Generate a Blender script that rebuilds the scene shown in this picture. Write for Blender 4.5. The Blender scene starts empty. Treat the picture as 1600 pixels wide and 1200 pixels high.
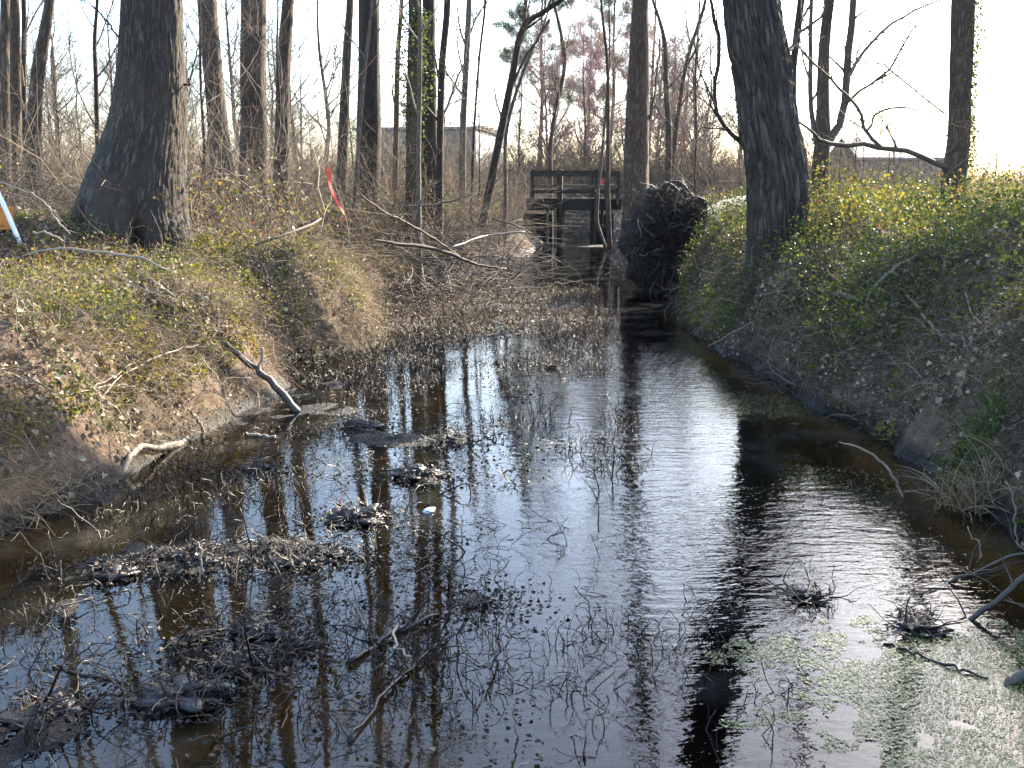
import bpy, math, random
import numpy as np
from mathutils import Vector, Matrix, Quaternion
S = bpy.context.scene
COL = S.collection
RA = math.radians

# ------------------------------------------------------------------ camera, sky, sun, exposure
EYE = 1.7
PITCH = RA(10.6)
SP, CP = math.sin(PITCH), math.cos(PITCH)
cam = bpy.data.cameras.new('camera'); cam.lens = 36; cam.sensor_width = 36; cam.clip_start = 0.05; cam.clip_end = 3000
co = bpy.data.objects.new('camera', cam); COL.objects.link(co)
co.location = (0, 0, EYE); co.rotation_euler = (math.pi / 2 - PITCH, 0, 0)
S.camera = co
SUN_AZ, SUN_EL = RA(38), RA(29)
W = bpy.data.worlds.new('World'); S.world = W; W.use_nodes = True
nt = W.node_tree; nt.nodes.clear()
sky = nt.nodes.new('ShaderNodeTexSky'); sky.sky_type = 'NISHITA'; sky.sun_disc = False
sky.sun_elevation = SUN_EL; sky.sun_rotation = SUN_AZ
sky.air_density = 1.1; sky.dust_density = 1.7; sky.ozone_density = 2.8; sky.altitude = 0
bg = nt.nodes.new('ShaderNodeBackground'); bg.inputs[1].default_value = 0.15
wo = nt.nodes.new('ShaderNodeOutputWorld')
nt.links.new(sky.outputs[0], bg.inputs[0]); nt.links.new(bg.outputs[0], wo.inputs[0])
sl = bpy.data.lights.new('sun', 'SUN'); sl.energy = 4.9; sl.angle = RA(0.5); sl.color = (1, 0.90, 0.72)
so = bpy.data.objects.new('sun', sl); COL.objects.link(so)
sv = Vector((math.sin(SUN_AZ) * math.cos(SUN_EL), math.cos(SUN_AZ) * math.cos(SUN_EL), math.sin(SUN_EL)))
so.rotation_euler = sv.to_track_quat('Z', 'Y').to_euler(); so.location = (20, 20, 30)
S.view_settings.view_transform = 'Standard'; S.view_settings.look = 'None'
S.view_settings.gamma = 1; S.view_settings.exposure = 2.5
S.render.engine = 'CYCLES'
S.cycles.max_bounces = 8; S.cycles.transparent_max_bounces = 12
S.cycles.diffuse_bounces = 2; S.cycles.glossy_bounces = 3; S.cycles.transmission_bounces = 3
S.cycles.caustics_reflective = False; S.cycles.caustics_refractive = False

# ------------------------------------------------------------------ maths helpers
rng = np.random.default_rng(11)
_T = np.random.default_rng(5).random((64, 64, 64)).astype(np.float32) * 2 - 1
def noise3(x, y, z=0.0):
    x, y, z = np.broadcast_arrays(np.asarray(x, float), np.asarray(y, float), np.asarray(z, float))
    xi = np.floor(x).astype(int); yi = np.floor(y).astype(int); zi = np.floor(z).astype(int)
    fx = x - xi; fy = y - yi; fz = z - zi
    fx = fx * fx * (3 - 2 * fx); fy = fy * fy * (3 - 2 * fy); fz = fz * fz * (3 - 2 * fz)
    def g(a, b, c): return _T[(xi + a) & 63, (yi + b) & 63, (zi + c) & 63]
    c00 = g(0,0,0) * (1-fx) + g(1,0,0) * fx; c10 = g(0,1,0) * (1-fx) + g(1,1,0) * fx
    c01 = g(0,0,1) * (1-fx) + g(1,0,1) * fx; c11 = g(0,1,1) * (1-fx) + g(1,1,1) * fx
    return (c00 * (1-fy) + c10 * fy) * (1-fz) + (c01 * (1-fy) + c11 * fy) * fz
def fbm(x, y, z=0.0, o=4):
    s = 0; a = 1.0; f = 1.0
    for i in range(o):
        s = s + a * noise3(np.asarray(x) * f + i * 7.3, np.asarray(y) * f + i * 3.1, np.asarray(z) * f + i * 5.7)
        a *= .5; f *= 2.03
    return s
def sstep(a, b, x):
    t = np.clip((np.asarray(x, float) - a) / (b - a), 0, 1); return t * t * (3 - 2 * t)
def norm(v):
    return v / np.maximum(np.linalg.norm(v, axis=-1, keepdims=True), 1e-9)

def ray(px, py):
    u = (px - 800) / 1600; v = (py - 600) / 1600
    return np.array([u, CP - v * SP, -SP - v * CP])
def PX(px, py, D):
    d = ray(px, py); t = D / d[1]
    return np.array([d[0] * t, D, EYE + d[2] * t])

# ------------------------------------------------------------------ the lie of the land
YL = [-20, 0, 3, 4.2, 4.9, 5.8, 6.6, 7.3, 8.2, 9.0, 9.6, 10.3, 11.0, 11.6, 12.5, 14, 17.3, 19, 21.4, 28, 34.8, 45]
XL = [-3.6, -3.3, -3.0, -2.72, -2.55, -2.38, -2.33, -2.15, -2.05, -1.95, -2.3, -2.4, -1.75, -1.5, -1.6, -1.9, -2.1, -1.6, -.75, .3, 1.2, 1.6]
YR = [-20, 0, 3, 4.8, 6.4, 8.5, 10.5, 12.5, 14.5, 16, 17.3, 18.6, 20, 26, 34, 45]
XR = [2.9, 2.6, 2.4, 2.5, 2.6, 2.4, 2.3, 2.2, 2.3, 2.6, 3.0, 3.0, 2.5, 2.6, 3.2, 3.5]
MOUNDS = []   # small humps of black muck standing just clear of the water: x, y, radius, height
def mound(px, py, r, h):
    d = ray(px, py); t = -EYE / d[2]; MOUNDS.append((d[0] * t, d[1] * t, r, h))
for m in [(110, 905, .3, .05), (250, 870, .3, .07), (400, 870, .26, .07), (500, 865, .2, .07), (560, 815, .22, .08), (650, 745, .26, .09),
          (570, 690, .3, .08), (700, 690, .22, .06), (330, 1000, .25, .05), (290, 1100, .3, .06), (60, 960, .22, .06), (600, 1010, .2, .05),
          (690, 1000, .12, .03), (60, 1110, .25, .05), (450, 850, .2, .05), (860, 570, .3, .05), (440, 940, .14, .05), (520, 640, .3, .04), (30, 1190, .2, .05),
          (1090, 600, .001, 0), (760, 800, .1, .02)]:
    mound(*m)
def H(x, y):
    x = np.asarray(x, float); y = np.asarray(y, float)
    wob = .10 * fbm(y * 1.1, 3.7 + 0 * y, o=3)
    wob2 = .10 * fbm(y * 1.1, 23.7 + 0 * y, o=3)
    xl = np.interp(y, YL, XL) + wob; xr = np.interp(y, YR, XR) + wob2
    dl = xl - x; dr = x - xr
    n1 = fbm(x * .35 + 9, y * .35, 1.5, 3); n2 = fbm(x * 1.3, y * 1.3, 4.2, 4); n3 = fbm(x * 6, y * 6, 2.2, 3); n4 = fbm(x * 13, y * 13, 7.2, 2)
    # banks
    def bank(d, top, k, m):
        dd = np.maximum(d, 0)
        return top * (1 - np.exp(-(dd / k) ** 1.45)) + m * sstep(0.5, 9, dd) + .08 * n1 * sstep(.3, 3, dd) + (.13 * n2 + .035 * n3) * sstep(0, .35, dd) + (.02 * n3 + .018 * n4) * sstep(-.1, .05, dd)
    topL = .78 + .12 * np.sin(y * .55 + 1) * sstep(6, 12, y) - .25 * sstep(12, 20, y)
    hl = bank(dl, topL + .08, .38, .34)
    hr = .16 * np.exp(-((dr - 1.3) / .5) ** 2) * (.6 + n1 + .6 * n2) + bank(dr, 1.12 + .06 * np.sin(y * .5) - .3 * sstep(15, 24, y), .42, .32)
    # bed
    dm = np.minimum(np.maximum(-dl, 0), np.maximum(-dr, 0))
    ch = np.exp(-((x - (1.25 + .02 * y)) / .9) ** 2)
    bed = -.025 - .10 * sstep(0, .8, dm) - .5 * ch * sstep(0, .8, dm)
    shoal = sstep(11.0, 12.5, y) * (1 - sstep(17.5, 20, y)) * (1 - sstep(.9, 1.5, x - .03 * (y - 12)))
    bed = bed * (1 - shoal) + shoal * (-.002 + .03 * n2)
    mudl = sstep(2.0, 3.2, y) * (1 - sstep(11.5, 12, y)) * (1 - sstep(-.2, .7, x))
    bed = bed + mudl * (.035 * sstep(.1, .5, dm) + .05 * n2)
    for (mx, my, r, h) in MOUNDS:
        if h > 0:
            bed = bed + (h * .8 + .05) * np.exp(-(((x - mx) / (r * 1.1)) ** 2 + ((y - my) / (r * .9)) ** 2)) * (.55 + .75 * np.abs(n3))
    bed = bed + .012 * n3
    bed = np.where(bed > 0, bed * .45, bed) + .012 * n4
    bed = np.maximum(bed, (.055 * np.exp(-((y - 33.3) / .4) ** 2) - .02 - 5 * (np.abs(y - 33.3) > 1.2)) + .02 * n3)
    z = np.where(dl > 0, hl - .025, np.where(dr > 0, hr - .025, bed))
    z = z + .40 * np.exp(-(((x + 5.15) / 1.05) ** 2 + ((y - 10.9) / 1.2) ** 2))
    # a road bank closes the channel beyond the footbridge
    e = sstep(43.5, 46.5, y + .5 * n1)
    emb = 1.55 + .1 * n1
    z = z * (1 - e) + emb * e
    far = sstep(60, 120, np.hypot(x, y))
    z = z * (1 - far) + (1.35 + .5 * n1) * far
    return z
def H1(x, y): return float(H(np.array([x]), np.array([y]))[0])
def hit(px, py, tmax=60):
    d = ray(px, py); t = np.linspace(1.5, tmax, 6000)
    z = EYE + d[2] * t - H(d[0] * t, d[1] * t)
    z = np.minimum(z, EYE + d[2] * t)
    i = np.argmax(z < 0)
    if z[i] >= 0: i = len(t) - 1
    return np.array([d[0] * t[i], d[1] * t[i], max(H1(d[0] * t[i], d[1] * t[i]), 0.0)])

# ------------------------------------------------------------------ mesh helpers
class MB:
    def __init__(s): s.v = []; s.q = []; s.t = []; s.tint = []; s.bk = []; s.n = 0
    def add(s, v, q=None, t=None, tint=.5, bk=None):
        v = np.asarray(v, float).reshape(-1, 3)
        if q is not None and len(q): s.q.append(np.asarray(q, int).reshape(-1, 4) + s.n)
        if t is not None and len(t): s.t.append(np.asarray(t, int).reshape(-1, 3) + s.n)
        s.v.append(v); s.tint.append(np.broadcast_to(np.asarray(tint, float), (len(v),)))
        s.bk.append(v if bk is None else bk); s.n += len(v); return s
    def mesh(s, name, mats, smooth=True, off=None):
        v = np.concatenate(s.v); bk = np.concatenate(s.bk)
        if off is not None: v = v - np.asarray(off, float)
        me = bpy.data.meshes.new(name)
        q = np.concatenate(s.q) if s.q else np.zeros((0, 4), int)
        t = np.concatenate(s.t) if s.t else np.zeros((0, 3), int)
        me.vertices.add(len(v)); me.vertices.foreach_set('co', v.astype(np.float32).ravel())
        idx = np.concatenate([q.ravel(), t.ravel()]).astype(np.int32)
        me.loops.add(len(idx)); me.loops.foreach_set('vertex_index', idx)
        st = np.concatenate([np.arange(len(q)) * 4, len(q) * 4 + np.arange(len(t)) * 3]).astype(np.int32)
        me.polygons.add(len(st)); me.polygons.foreach_set('loop_start', st)
        me.update(calc_edges=True)
        me.polygons.foreach_set('use_smooth', np.full(len(st), smooth))
        a = me.attributes.new('tint', 'FLOAT', 'POINT'); a.data.foreach_set('value', np.concatenate(s.tint).astype(np.float32))
        a = me.attributes.new('bk', 'FLOAT_VECTOR', 'POINT'); a.data.foreach_set('vector', bk.astype(np.float32).ravel())
        for m in (mats if isinstance(mats, (list, tuple)) else [mats]): me.materials.append(m)
        me.validate()
        return me

def obj(name, me, parent=None, loc=(0, 0, 0), kind=None):
    o = bpy.data.objects.new(name, me); COL.objects.link(o); o.location = loc
    if parent is not None: o.parent = parent
    if kind: o['kind'] = kind
    return o
def thing(name, loc, label, cat, group=None, me=None):
    o = bpy.data.objects.new(name, me); COL.objects.link(o); o.location = loc
    o['label'] = label; o['category'] = cat
    if group: o['group'] = group
    return o
def build(mb, name, mats, parent=None, smooth=True, kind=None):
    off = np.array(parent.location) if parent is not None else None
    return obj(name, mb.mesh(name, mats, smooth, off), parent, kind=kind)
def solo(mb, name, mats, base, label, cat, group=None, smooth=True):
    return thing(name, base, label, cat, group, mb.mesh(name, mats, smooth, base))
def copy_tree(o, loc, rz=0, sc=(1, 1, 1), label=None, group=None):
    r = o.copy(); COL.objects.link(r); r.location = loc; r.rotation_euler = (0, 0, rz); r.scale = sc
    if label: r['label'] = label
    if group: r['group'] = group
    for ch in o.children:
        c = ch.copy(); COL.objects.link(c); c.parent = r
    return r

def tubes(mb, P, R, sides=3, tint=None, cap=False):
    """P (N,K,3) polylines, R (N,K) radii -> tubes"""
    P = np.asarray(P, float); R = np.asarray(R, float)
    if P.ndim == 2: P = P[None]; R = R[None]
    if cap:
        P = np.concatenate([P[:, :1], P, P[:, -1:]], 1); R = np.concatenate([R[:, :1] * .01, R, R[:, -1:] * .01], 1)
    N, K, _ = P.shape
    T = np.gradient(P, axis=1)
    if cap: T[:, 0] = T[:, 2]; T[:, 1] = T[:, 2]; T[:, -1] = T[:, -3]; T[:, -2] = T[:, -3]
    T = norm(T)
    mean = norm(P[:, -1] - P[:, 0] + 1e-6)
    ref = np.where((np.abs(mean[:, 2]) > .8)[:, None], np.array([1., 0, 0]), np.array([0, 0, 1.]))
    ref = np.repeat(ref[:, None], K, 1)
    A = norm(np.cross(T, ref)); B = np.cross(T, A)
    th = np.arange(sides) / sides * 2 * np.pi
    V = P[:, :, None] + R[:, :, None, None] * (A[:, :, None] * np.cos(th)[:, None] + B[:, :, None] * np.sin(th)[:, None])
    base = (np.arange(N) * K * sides)[:, None, None]
    k = np.arange(K - 1)[None, :, None]; s = np.arange(sides)[None, None, :]; s2 = (s + 1) % sides
    q = np.stack([base + k * sides + s, base + k * sides + s2, base + (k + 1) * sides + s2, base + (k + 1) * sides + s], -1)
    if tint is None: tint = rng.random(N)
    tv = np.repeat(np.broadcast_to(tint, (N,)), K * sides)
    # bark coordinates run along the tube
    L = np.concatenate([np.zeros((N, 1)), np.cumsum(np.linalg.norm(np.diff(P, axis=1), axis=-1), 1)], 1)
    rm = R.mean(1)[:, None, None]
    bk = np.stack([np.broadcast_to(np.cos(th) * rm, V.shape[:3]), np.broadcast_to(np.sin(th) * rm, V.shape[:3]), np.broadcast_to(L[:, :, None], V.shape[:3])], -1)
    bk = bk + rng.random((N, 1, 1, 3)) * 20
    mb.add(V, q=q.reshape(-1, 4), tint=tv, bk=bk.reshape(-1, 3))
    return mb

def resample(pts, rad, step=None, n=None):
    """Catmull-Rom through the points"""
    p = np.asarray(pts, float); r = np.asarray(rad, float)
    seg = np.linalg.norm(np.diff(p, axis=0), axis=1); s = np.concatenate([[0], np.cumsum(seg)])
    if n is None: n = max(3, int(s[-1] / step) + 1)
    if np.ndim(step) == 0: u = np.linspace(0, s[-1], n)
    out = np.zeros((n, 3))
    m = np.gradient(p, s, axis=0) if len(p) > 2 else np.repeat((p[1:] - p[:1]) / s[-1], 2, 0)
    i = np.clip(np.searchsorted(s, u, 'right') - 1, 0, len(s) - 2)
    h = s[i + 1] - s[i]; t = ((u - s[i]) / h)[:, None]; hh = h[:, None]
    out = (2*t**3 - 3*t**2 + 1) * p[i] + (t**3 - 2*t**2 + t) * hh * m[i] + (-2*t**3 + 3*t**2) * p[i+1] + (t**3 - t**2) * hh * m[i+1]
    return out, np.interp(u, s, r), u

def grow(r, P, R, n, along=(.3, .98), length=(.5, 1.), angle=(35, 70), up=.3, wob=.18, K=6, ratio=.6, tip=.3, rmin=.0015, lenscale=True):
    P = np.asarray(P); R = np.asarray(R)
    if P.ndim == 2: P = P[None]; R = R[None]
    N, KK, _ = P.shape
    plen = np.linalg.norm(P[:, -1] - P[:, 0], axis=-1)
    w = plen / plen.sum()
    i = r.choice(N, n, p=w)
    s = along[0] + (along[1] - along[0]) * r.random(n) ** .9
    f = s * (KK - 1); a = np.minimum(f.astype(int), KK - 2); f = (f - a)[:, None]
    p0 = P[i, a] * (1 - f) + P[i, a + 1] * f; t = norm(P[i, a + 1] - P[i, a])
    r0 = R[i, a] * (1 - f[:, 0]) + R[i, a + 1] * f[:, 0]
    rnd = norm(r.normal(size=(n, 3))); perp = norm(rnd - (rnd * t).sum(-1, keepdims=True) * t)
    ang = np.radians(angle[0] + (angle[1] - angle[0]) * r.random(n))[:, None]
    d = norm(t * np.cos(ang) + perp * np.sin(ang)); d[:, 2] += up * .5; d = norm(d)
    L = length[0] + (length[1] - length[0]) * r.random(n)
    if lenscale: L = L * (1.25 - .75 * s)
    pts = [p0]; q = p0
    for k in range(K - 1):
        d = norm(d + r.normal(size=(n, 3)) * wob + np.array([0, 0, up * .25]))
        q = q + d * (L / (K - 1))[:, None]; pts.append(q)
    PP = np.stack(pts, 1)
    rr = np.maximum(np.minimum(r0 * ratio, L * .03), rmin)[:, None] * np.linspace(1, tip, K)[None]
    return PP, rr

def leaves(mb, pos, size, rs, up=.5, tint=None, wid=.45, fold=.25):
    n = len(pos)
    nrm = rs.normal(size=(n, 3)); nrm[:, 2] = np.abs(nrm[:, 2]) + up; nrm = norm(nrm)
    a = rs.normal(size=(n, 3)); a = norm(a - (a * nrm).sum(-1, keepdims=True) * nrm); b = np.cross(nrm, a)
    sz = np.broadcast_to(size, (n,))[:, None]
    v = np.stack([pos, pos + a * sz * .5 + b * sz * wid + nrm * sz * fold, pos + a * sz, pos + a * sz * .5 - b * sz * wid + nrm * sz * fold], 1)
    i = (np.arange(n) * 4)[:, None]
    t = np.concatenate([i + np.array([0, 1, 2]), i + np.array([0, 2, 3])], 0)
    if tint is None: tint = rs.random(n)
    mb.add(v, t=t, tint=np.repeat(tint, 4)); return mb

def blades(mb, P0, D, L, w, rs, droop=.5, K=4, tint=None):
    """thin flat grass blades"""
    n = len(P0); side = norm(np.cross(D, rs.normal(size=(n, 3)))); ctr = [P0]; d = D.copy(); q = P0
    for k in range(K - 1):
        q = q + d * (L / (K - 1))[:, None]; ctr.append(q); d = d + np.array([0, 0, -1.]) * (droop / (K - 1)) + rs.normal(size=(n, 3)) * .08; d = norm(d)
    C = np.stack(ctr, 1); ww = np.broadcast_to(w, (n,))[:, None] * np.linspace(1, .1, K)[None]
    V = np.stack([C - side[:, None] * ww[..., None], C + side[:, None] * ww[..., None]], 2)
    i = (np.arange(n) * 2 * K)[:, None, None]; k = (np.arange(K - 1) * 2)[None, :, None]
    q = np.concatenate([i + k, i + k + 1, i + k + 3, i + k + 2], -1).reshape(-1, 4)
    if tint is None: tint = rs.random(n)
    mb.add(V, q=q, tint=np.repeat(tint, 2 * K)); return mb

def box(mb, c, sx, sy, sz, rz=0, tint=.5, jit=0.0, bev=0.0):
    x, y, z = sx / 2, sy / 2, sz / 2
    V = np.array([[-x,-y,-z],[x,-y,-z],[x,y,-z],[-x,y,-z],[-x,-y,z],[x,-y,z],[x,y,z],[-x,y,z]], float)
    if jit: V += rng.normal(size=V.shape) * jit
    cr, sr = math.cos(rz), math.sin(rz)
    V = np.stack([V[:, 0] * cr - V[:, 1] * sr, V[:, 0] * sr + V[:, 1] * cr, V[:, 2]], -1) + np.asarray(c, float)
    Q = [[0,3,2,1],[4,5,6,7],[0,1,5,4],[1,2,6,5],[2,3,7,6],[3,0,4,7]]
    mb.add(V, q=Q, tint=tint); return mb

# ------------------------------------------------------------------ materials
def ramp(N, cols, fac):
    r = N.nodes.new('ShaderNodeValToRGB'); e = r.color_ramp.elements
    while len(e) < len(cols): e.new(.5)
    for i, (p, c) in enumerate(cols): e[i].position = p; e[i].color = (*c, 1)
    N.links.new(fac, r.inputs[0]); return r.outputs[0]
def nnoise(N, vec, scale, detail=4, rough=.55, sc=None):
    if sc is not None:
        m = N.nodes.new('ShaderNodeMapping'); m.inputs['Scale'].default_value = sc; N.links.new(vec, m.inputs[0]); vec = m.outputs[0]
    n = N.nodes.new('ShaderNodeTexNoise'); n.inputs['Scale'].default_value = scale; n.inputs['Detail'].default_value = detail
    n.inputs['Roughness'].default_value = rough; N.links.new(vec, n.inputs['Vector']); return n.outputs[0]
def mathn(N, op, a, b=None):
    m = N.nodes.new('ShaderNodeMath'); m.operation = op
    for i, s in enumerate((a, b)):
        if s is None: continue
        if isinstance(s, (int, float)): m.inputs[i].default_value = s
        else: N.links.new(s, m.inputs[i])
    return m.outputs[0]
def mixc(N, f, a, b, mode='MIX'):
    m = N.nodes.new('ShaderNodeMix'); m.data_type = 'RGBA'; m.blend_type = mode
    for sck, v in ((m.inputs[0], f), (m.inputs[6], a), (m.inputs[7], b)):
        if isinstance(v, (int, float)): sck.default_value = v
        elif isinstance(v, tuple): sck.default_value = (*v, 1)
        else: N.links.new(v, sck)
    return m.outputs[2]
def attr(N, name):
    a = N.nodes.new('ShaderNodeAttribute'); a.attribute_name = name; return a
def newmat(name):
    m = bpy.data.materials.new(name); m.use_nodes = True; N = m.node_tree; N.nodes.clear()
    o = N.nodes.new('ShaderNodeOutputMaterial'); p = N.nodes.new('ShaderNodeBsdfPrincipled'); N.links.new(p.outputs[0], o.inputs[0])
    return m, N, p, o
def bump(N, p, h, st, dist=.01):
    b = N.nodes.new('ShaderNodeBump'); b.inputs['Strength'].default_value = st; b.inputs['Distance'].default_value = dist
    N.links.new(h, b.inputs['Height']); N.links.new(b.outputs[0], p.inputs['Normal']); return b

def bark(name, dark, light, moss=None, zs=.12, scale=26, dist=.012, stain=None):
    m, N, p, o = newmat(name); v = attr(N, 'bk').outputs['Vector']
    n1 = nnoise(N, v, scale, 5, .6, (1, 1, zs)); n2 = nnoise(N, v, 3.0, 3, .5, (1, 1, .5)); n3 = nnoise(N, v, 90, 3, .6, (1, 1, .4))
    rd = mathn(N, 'ABSOLUTE', mathn(N, 'SUBTRACT', n1, .5)); c = ramp(N, [(0, tuple(x * .5 for x in dark)), (.045, dark), (.13, light)], rd)
    c = mixc(N, .35, c, ramp(N, [(.3, tuple(x * .55 for x in light)), (.7, tuple(min(1, x * 1.25) for x in light))], n2), 'MIX')
    if moss: c = mixc(N, ramp(N, [(.52, (0, 0, 0)), (.66, (.8, .8, .8))], nnoise(N, v, 2.2, 4, .6, (1, 1, .5))), c, moss)
    if stain: c = mixc(N, ramp(N, [(.50, (0, 0, 0)), (.64, (.9, .9, .9))], nnoise(N, v, 1.4, 4, .6)), c, stain)
    N.links.new(c, p.inputs['Base Color']); p.inputs['Roughness'].default_value = .9
    h = mathn(N, 'ADD', mathn(N, 'MINIMUM', mathn(N, 'MULTIPLY', rd, 6.0), .8), mathn(N, 'MULTIPLY', n3, .4)); bump(N, p, h, 1.0, dist)
    return m
def tinted(name, cols, rough=.8, trans=0.0, bumpd=0, spec=.5):
    m, N, p, o = newmat(name); c = ramp(N, cols, attr(N, 'tint').outputs['Fac'])
    n = nnoise(N, attr(N, 'bk').outputs['Vector'], 30, 3); c = mixc(N, .5, c, ramp(N, [(.3, (.5, .5, .5)), (.7, (1, 1, 1))], n), 'MULTIPLY')
    N.links.new(c, p.inputs['Base Color']); p.inputs['Roughness'].default_value = rough; p.inputs['Specular IOR Level'].default_value = spec
    if bumpd: bump(N, p, n, .8, bumpd)
    if trans:
        t = N.nodes.new('ShaderNodeBsdfTranslucent'); N.links.new(c, t.inputs[0]); mx = N.nodes.new('ShaderNodeMixShader'); mx.inputs[0].default_value = trans
        N.links.new(p.outputs[0], mx.inputs[1]); N.links.new(t.outputs[0], mx.inputs[2]); N.links.new(mx.outputs[0], o.inputs[0])
    return m

M = {}
M['bark_big'] = bark('bark_grey_brown', (.008, .0055, .004), (.078, .060, .043), stain=(.045, .028, .02), zs=.16, scale=30)
M['bark_oak'] = bark('bark_furrowed', (.008, .006, .004), (.085, .065, .048), zs=.10, scale=20, dist=.02)
M['bark_mid'] = bark('bark_brown', (.022, .014, .009), (.115, .075, .050), zs=.15, scale=28)
M['bark_pale'] = bark('bark_pale_grey', (.05, .038, .027), (.17, .135, .10), zs=.2, scale=30)
M['bark_dark'] = bark('bark_dark', (.014, .009, .006), (.055, .038, .027), zs=.15, scale=25)
M['twig_grey'] = tinted('twig_grey', [(0, (.035, .025, .018)), (.6, (.11, .08, .058)), (1, (.24, .19, .145))], .85)
M['twig_brown'] = tinted('bramble_stems', [(0, (.05, .024, .016)), (.5, (.15, .098, .054)), (.85, (.26, .19, .115)), (1, (.42, .34, .23))], .8)
M['twig_shaded'] = tinted('shaded_vines', [(0, (.014, .010, .007)), (.6, (.055, .038, .024)), (.93, (.12, .09, .055)), (1, (.30, .24, .16))], .85)
M['twig_pink'] = tinted('budding_twigs', [(0, (.20, .10, .09)), (.6, (.36, .19, .18)), (1, (.48, .32, .28))], .85)
M['stick_pale'] = tinted('bleached_wood', [(0, (.12, .088, .062)), (.5, (.23, .18, .13)), (1, (.38, .31, .24))], .75, bumpd=.003)
M['stick_dark'] = tinted('damp_wood', [(0, (.014, .010, .007)), (.6, (.042, .028, .019)), (1, (.10, .073, .052))], .6, bumpd=.004)
M['wet_stem'] = tinted('wet_stem', [(0, (.006, .004, .003)), (.75, (.028, .018, .012)), (1, (.20, .14, .09))], .4, spec=.35)
M['leaf_green'] = tinted('small_green_leaves', [(0, (.045, .075, .012)), (.35, (.14, .145, .02)), (.6, (.28, .235, .035)), (.8, (.26, .155, .045)), (.95, (.17, .08, .035)), (1, (.2, .06, .025))], .5, .42, spec=.3)
M['leaf_ivy'] = tinted('ivy_leaves', [(0, (.03, .055, .01)), (.6, (.09, .12, .02)), (1, (.18, .18, .03))], .4, .35)
M['leaf_dead'] = tinted('dead_leaves', [(0, (.05, .032, .018)), (.4, (.13, .09, .05)), (.75, (.25, .18, .105)), (1, (.42, .35, .24))], .7, .2)
M['grass_dry'] = tinted('dry_grass', [(0, (.09, .055, .028)), (.5, (.24, .165, .08)), (1, (.42, .33, .19))], .7, .25)
M['grass_green'] = tinted('green_grass', [(0, (.04, .075, .012)), (.6, (.10, .15, .025)), (1, (.24, .24, .07))], .5, .35)
M['needle'] = tinted('pine_needles', [(0, (.05, .08, .03)), (1, (.13, .17, .07))], .6, .2)
M['weed'] = tinted('duckweed', [(0, (.05, .085, .02)), (.7, (.13, .16, .045)), (1, (.32, .32, .12))], .38, .1, spec=.3)
M['timber'] = tinted('bridge_timber', [(0, (.012, .010, .007)), (.5, (.035, .028, .018)), (1, (.16, .13, .085))], .8, bumpd=.006)
M['soil'] = tinted('black_soil', [(0, (.012, .008, .0055)), (1, (.050, .033, .021))], .9, bumpd=.03)
M['soggy'] = tinted('soggy_leaves', [(0, (.006, .004, .003)), (.5, (.02, .012, .008)), (.9, (.05, .03, .017)), (1, (.18, .12, .07))], .55, spec=.2)
M['muck'] = tinted('wet_muck', [(0, (.007, .006, .005)), (.7, (.018, .013, .010)), (1, (.035, .024, .016))], .4, bumpd=.02, spec=.35)
M['log_grey'] = bark('weathered_log', (.03, .026, .021), (.09, .078, .066), zs=.1, scale=20)
def plain(name, c, r=.6, e=None):
    m, N, p, o = newmat(name); n = nnoise(N, attr(N, 'bk').outputs['Vector'], 8, 4)
    cc = mixc(N, .35, c, ramp(N, [(.3, tuple(x * .6 for x in c)), (.7, c)], n)); N.links.new(cc, p.inputs['Base Color']); p.inputs['Roughness'].default_value = r; return m
M['white_wall'] = plain('white_siding', (.8, .8, .78)); M['grey_or_shaded_wall'] = plain('grey_or_shaded_siding', (.25, .215, .18)); M['roof'] = plain('roofing', (.30, .25, .23))
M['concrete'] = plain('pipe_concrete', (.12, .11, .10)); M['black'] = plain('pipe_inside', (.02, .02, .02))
M['ribbon'] = plain('pink_flagging', (.75, .075, .05), .8); M['orange'] = plain('orange_plastic', (.6, .19, .03), .6); M['pole'] = plain('white_plastic', (.8, .78, .85), .35)
M['clear'] = plain('milky_plastic', (.55, .58, .58), .2)

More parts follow.
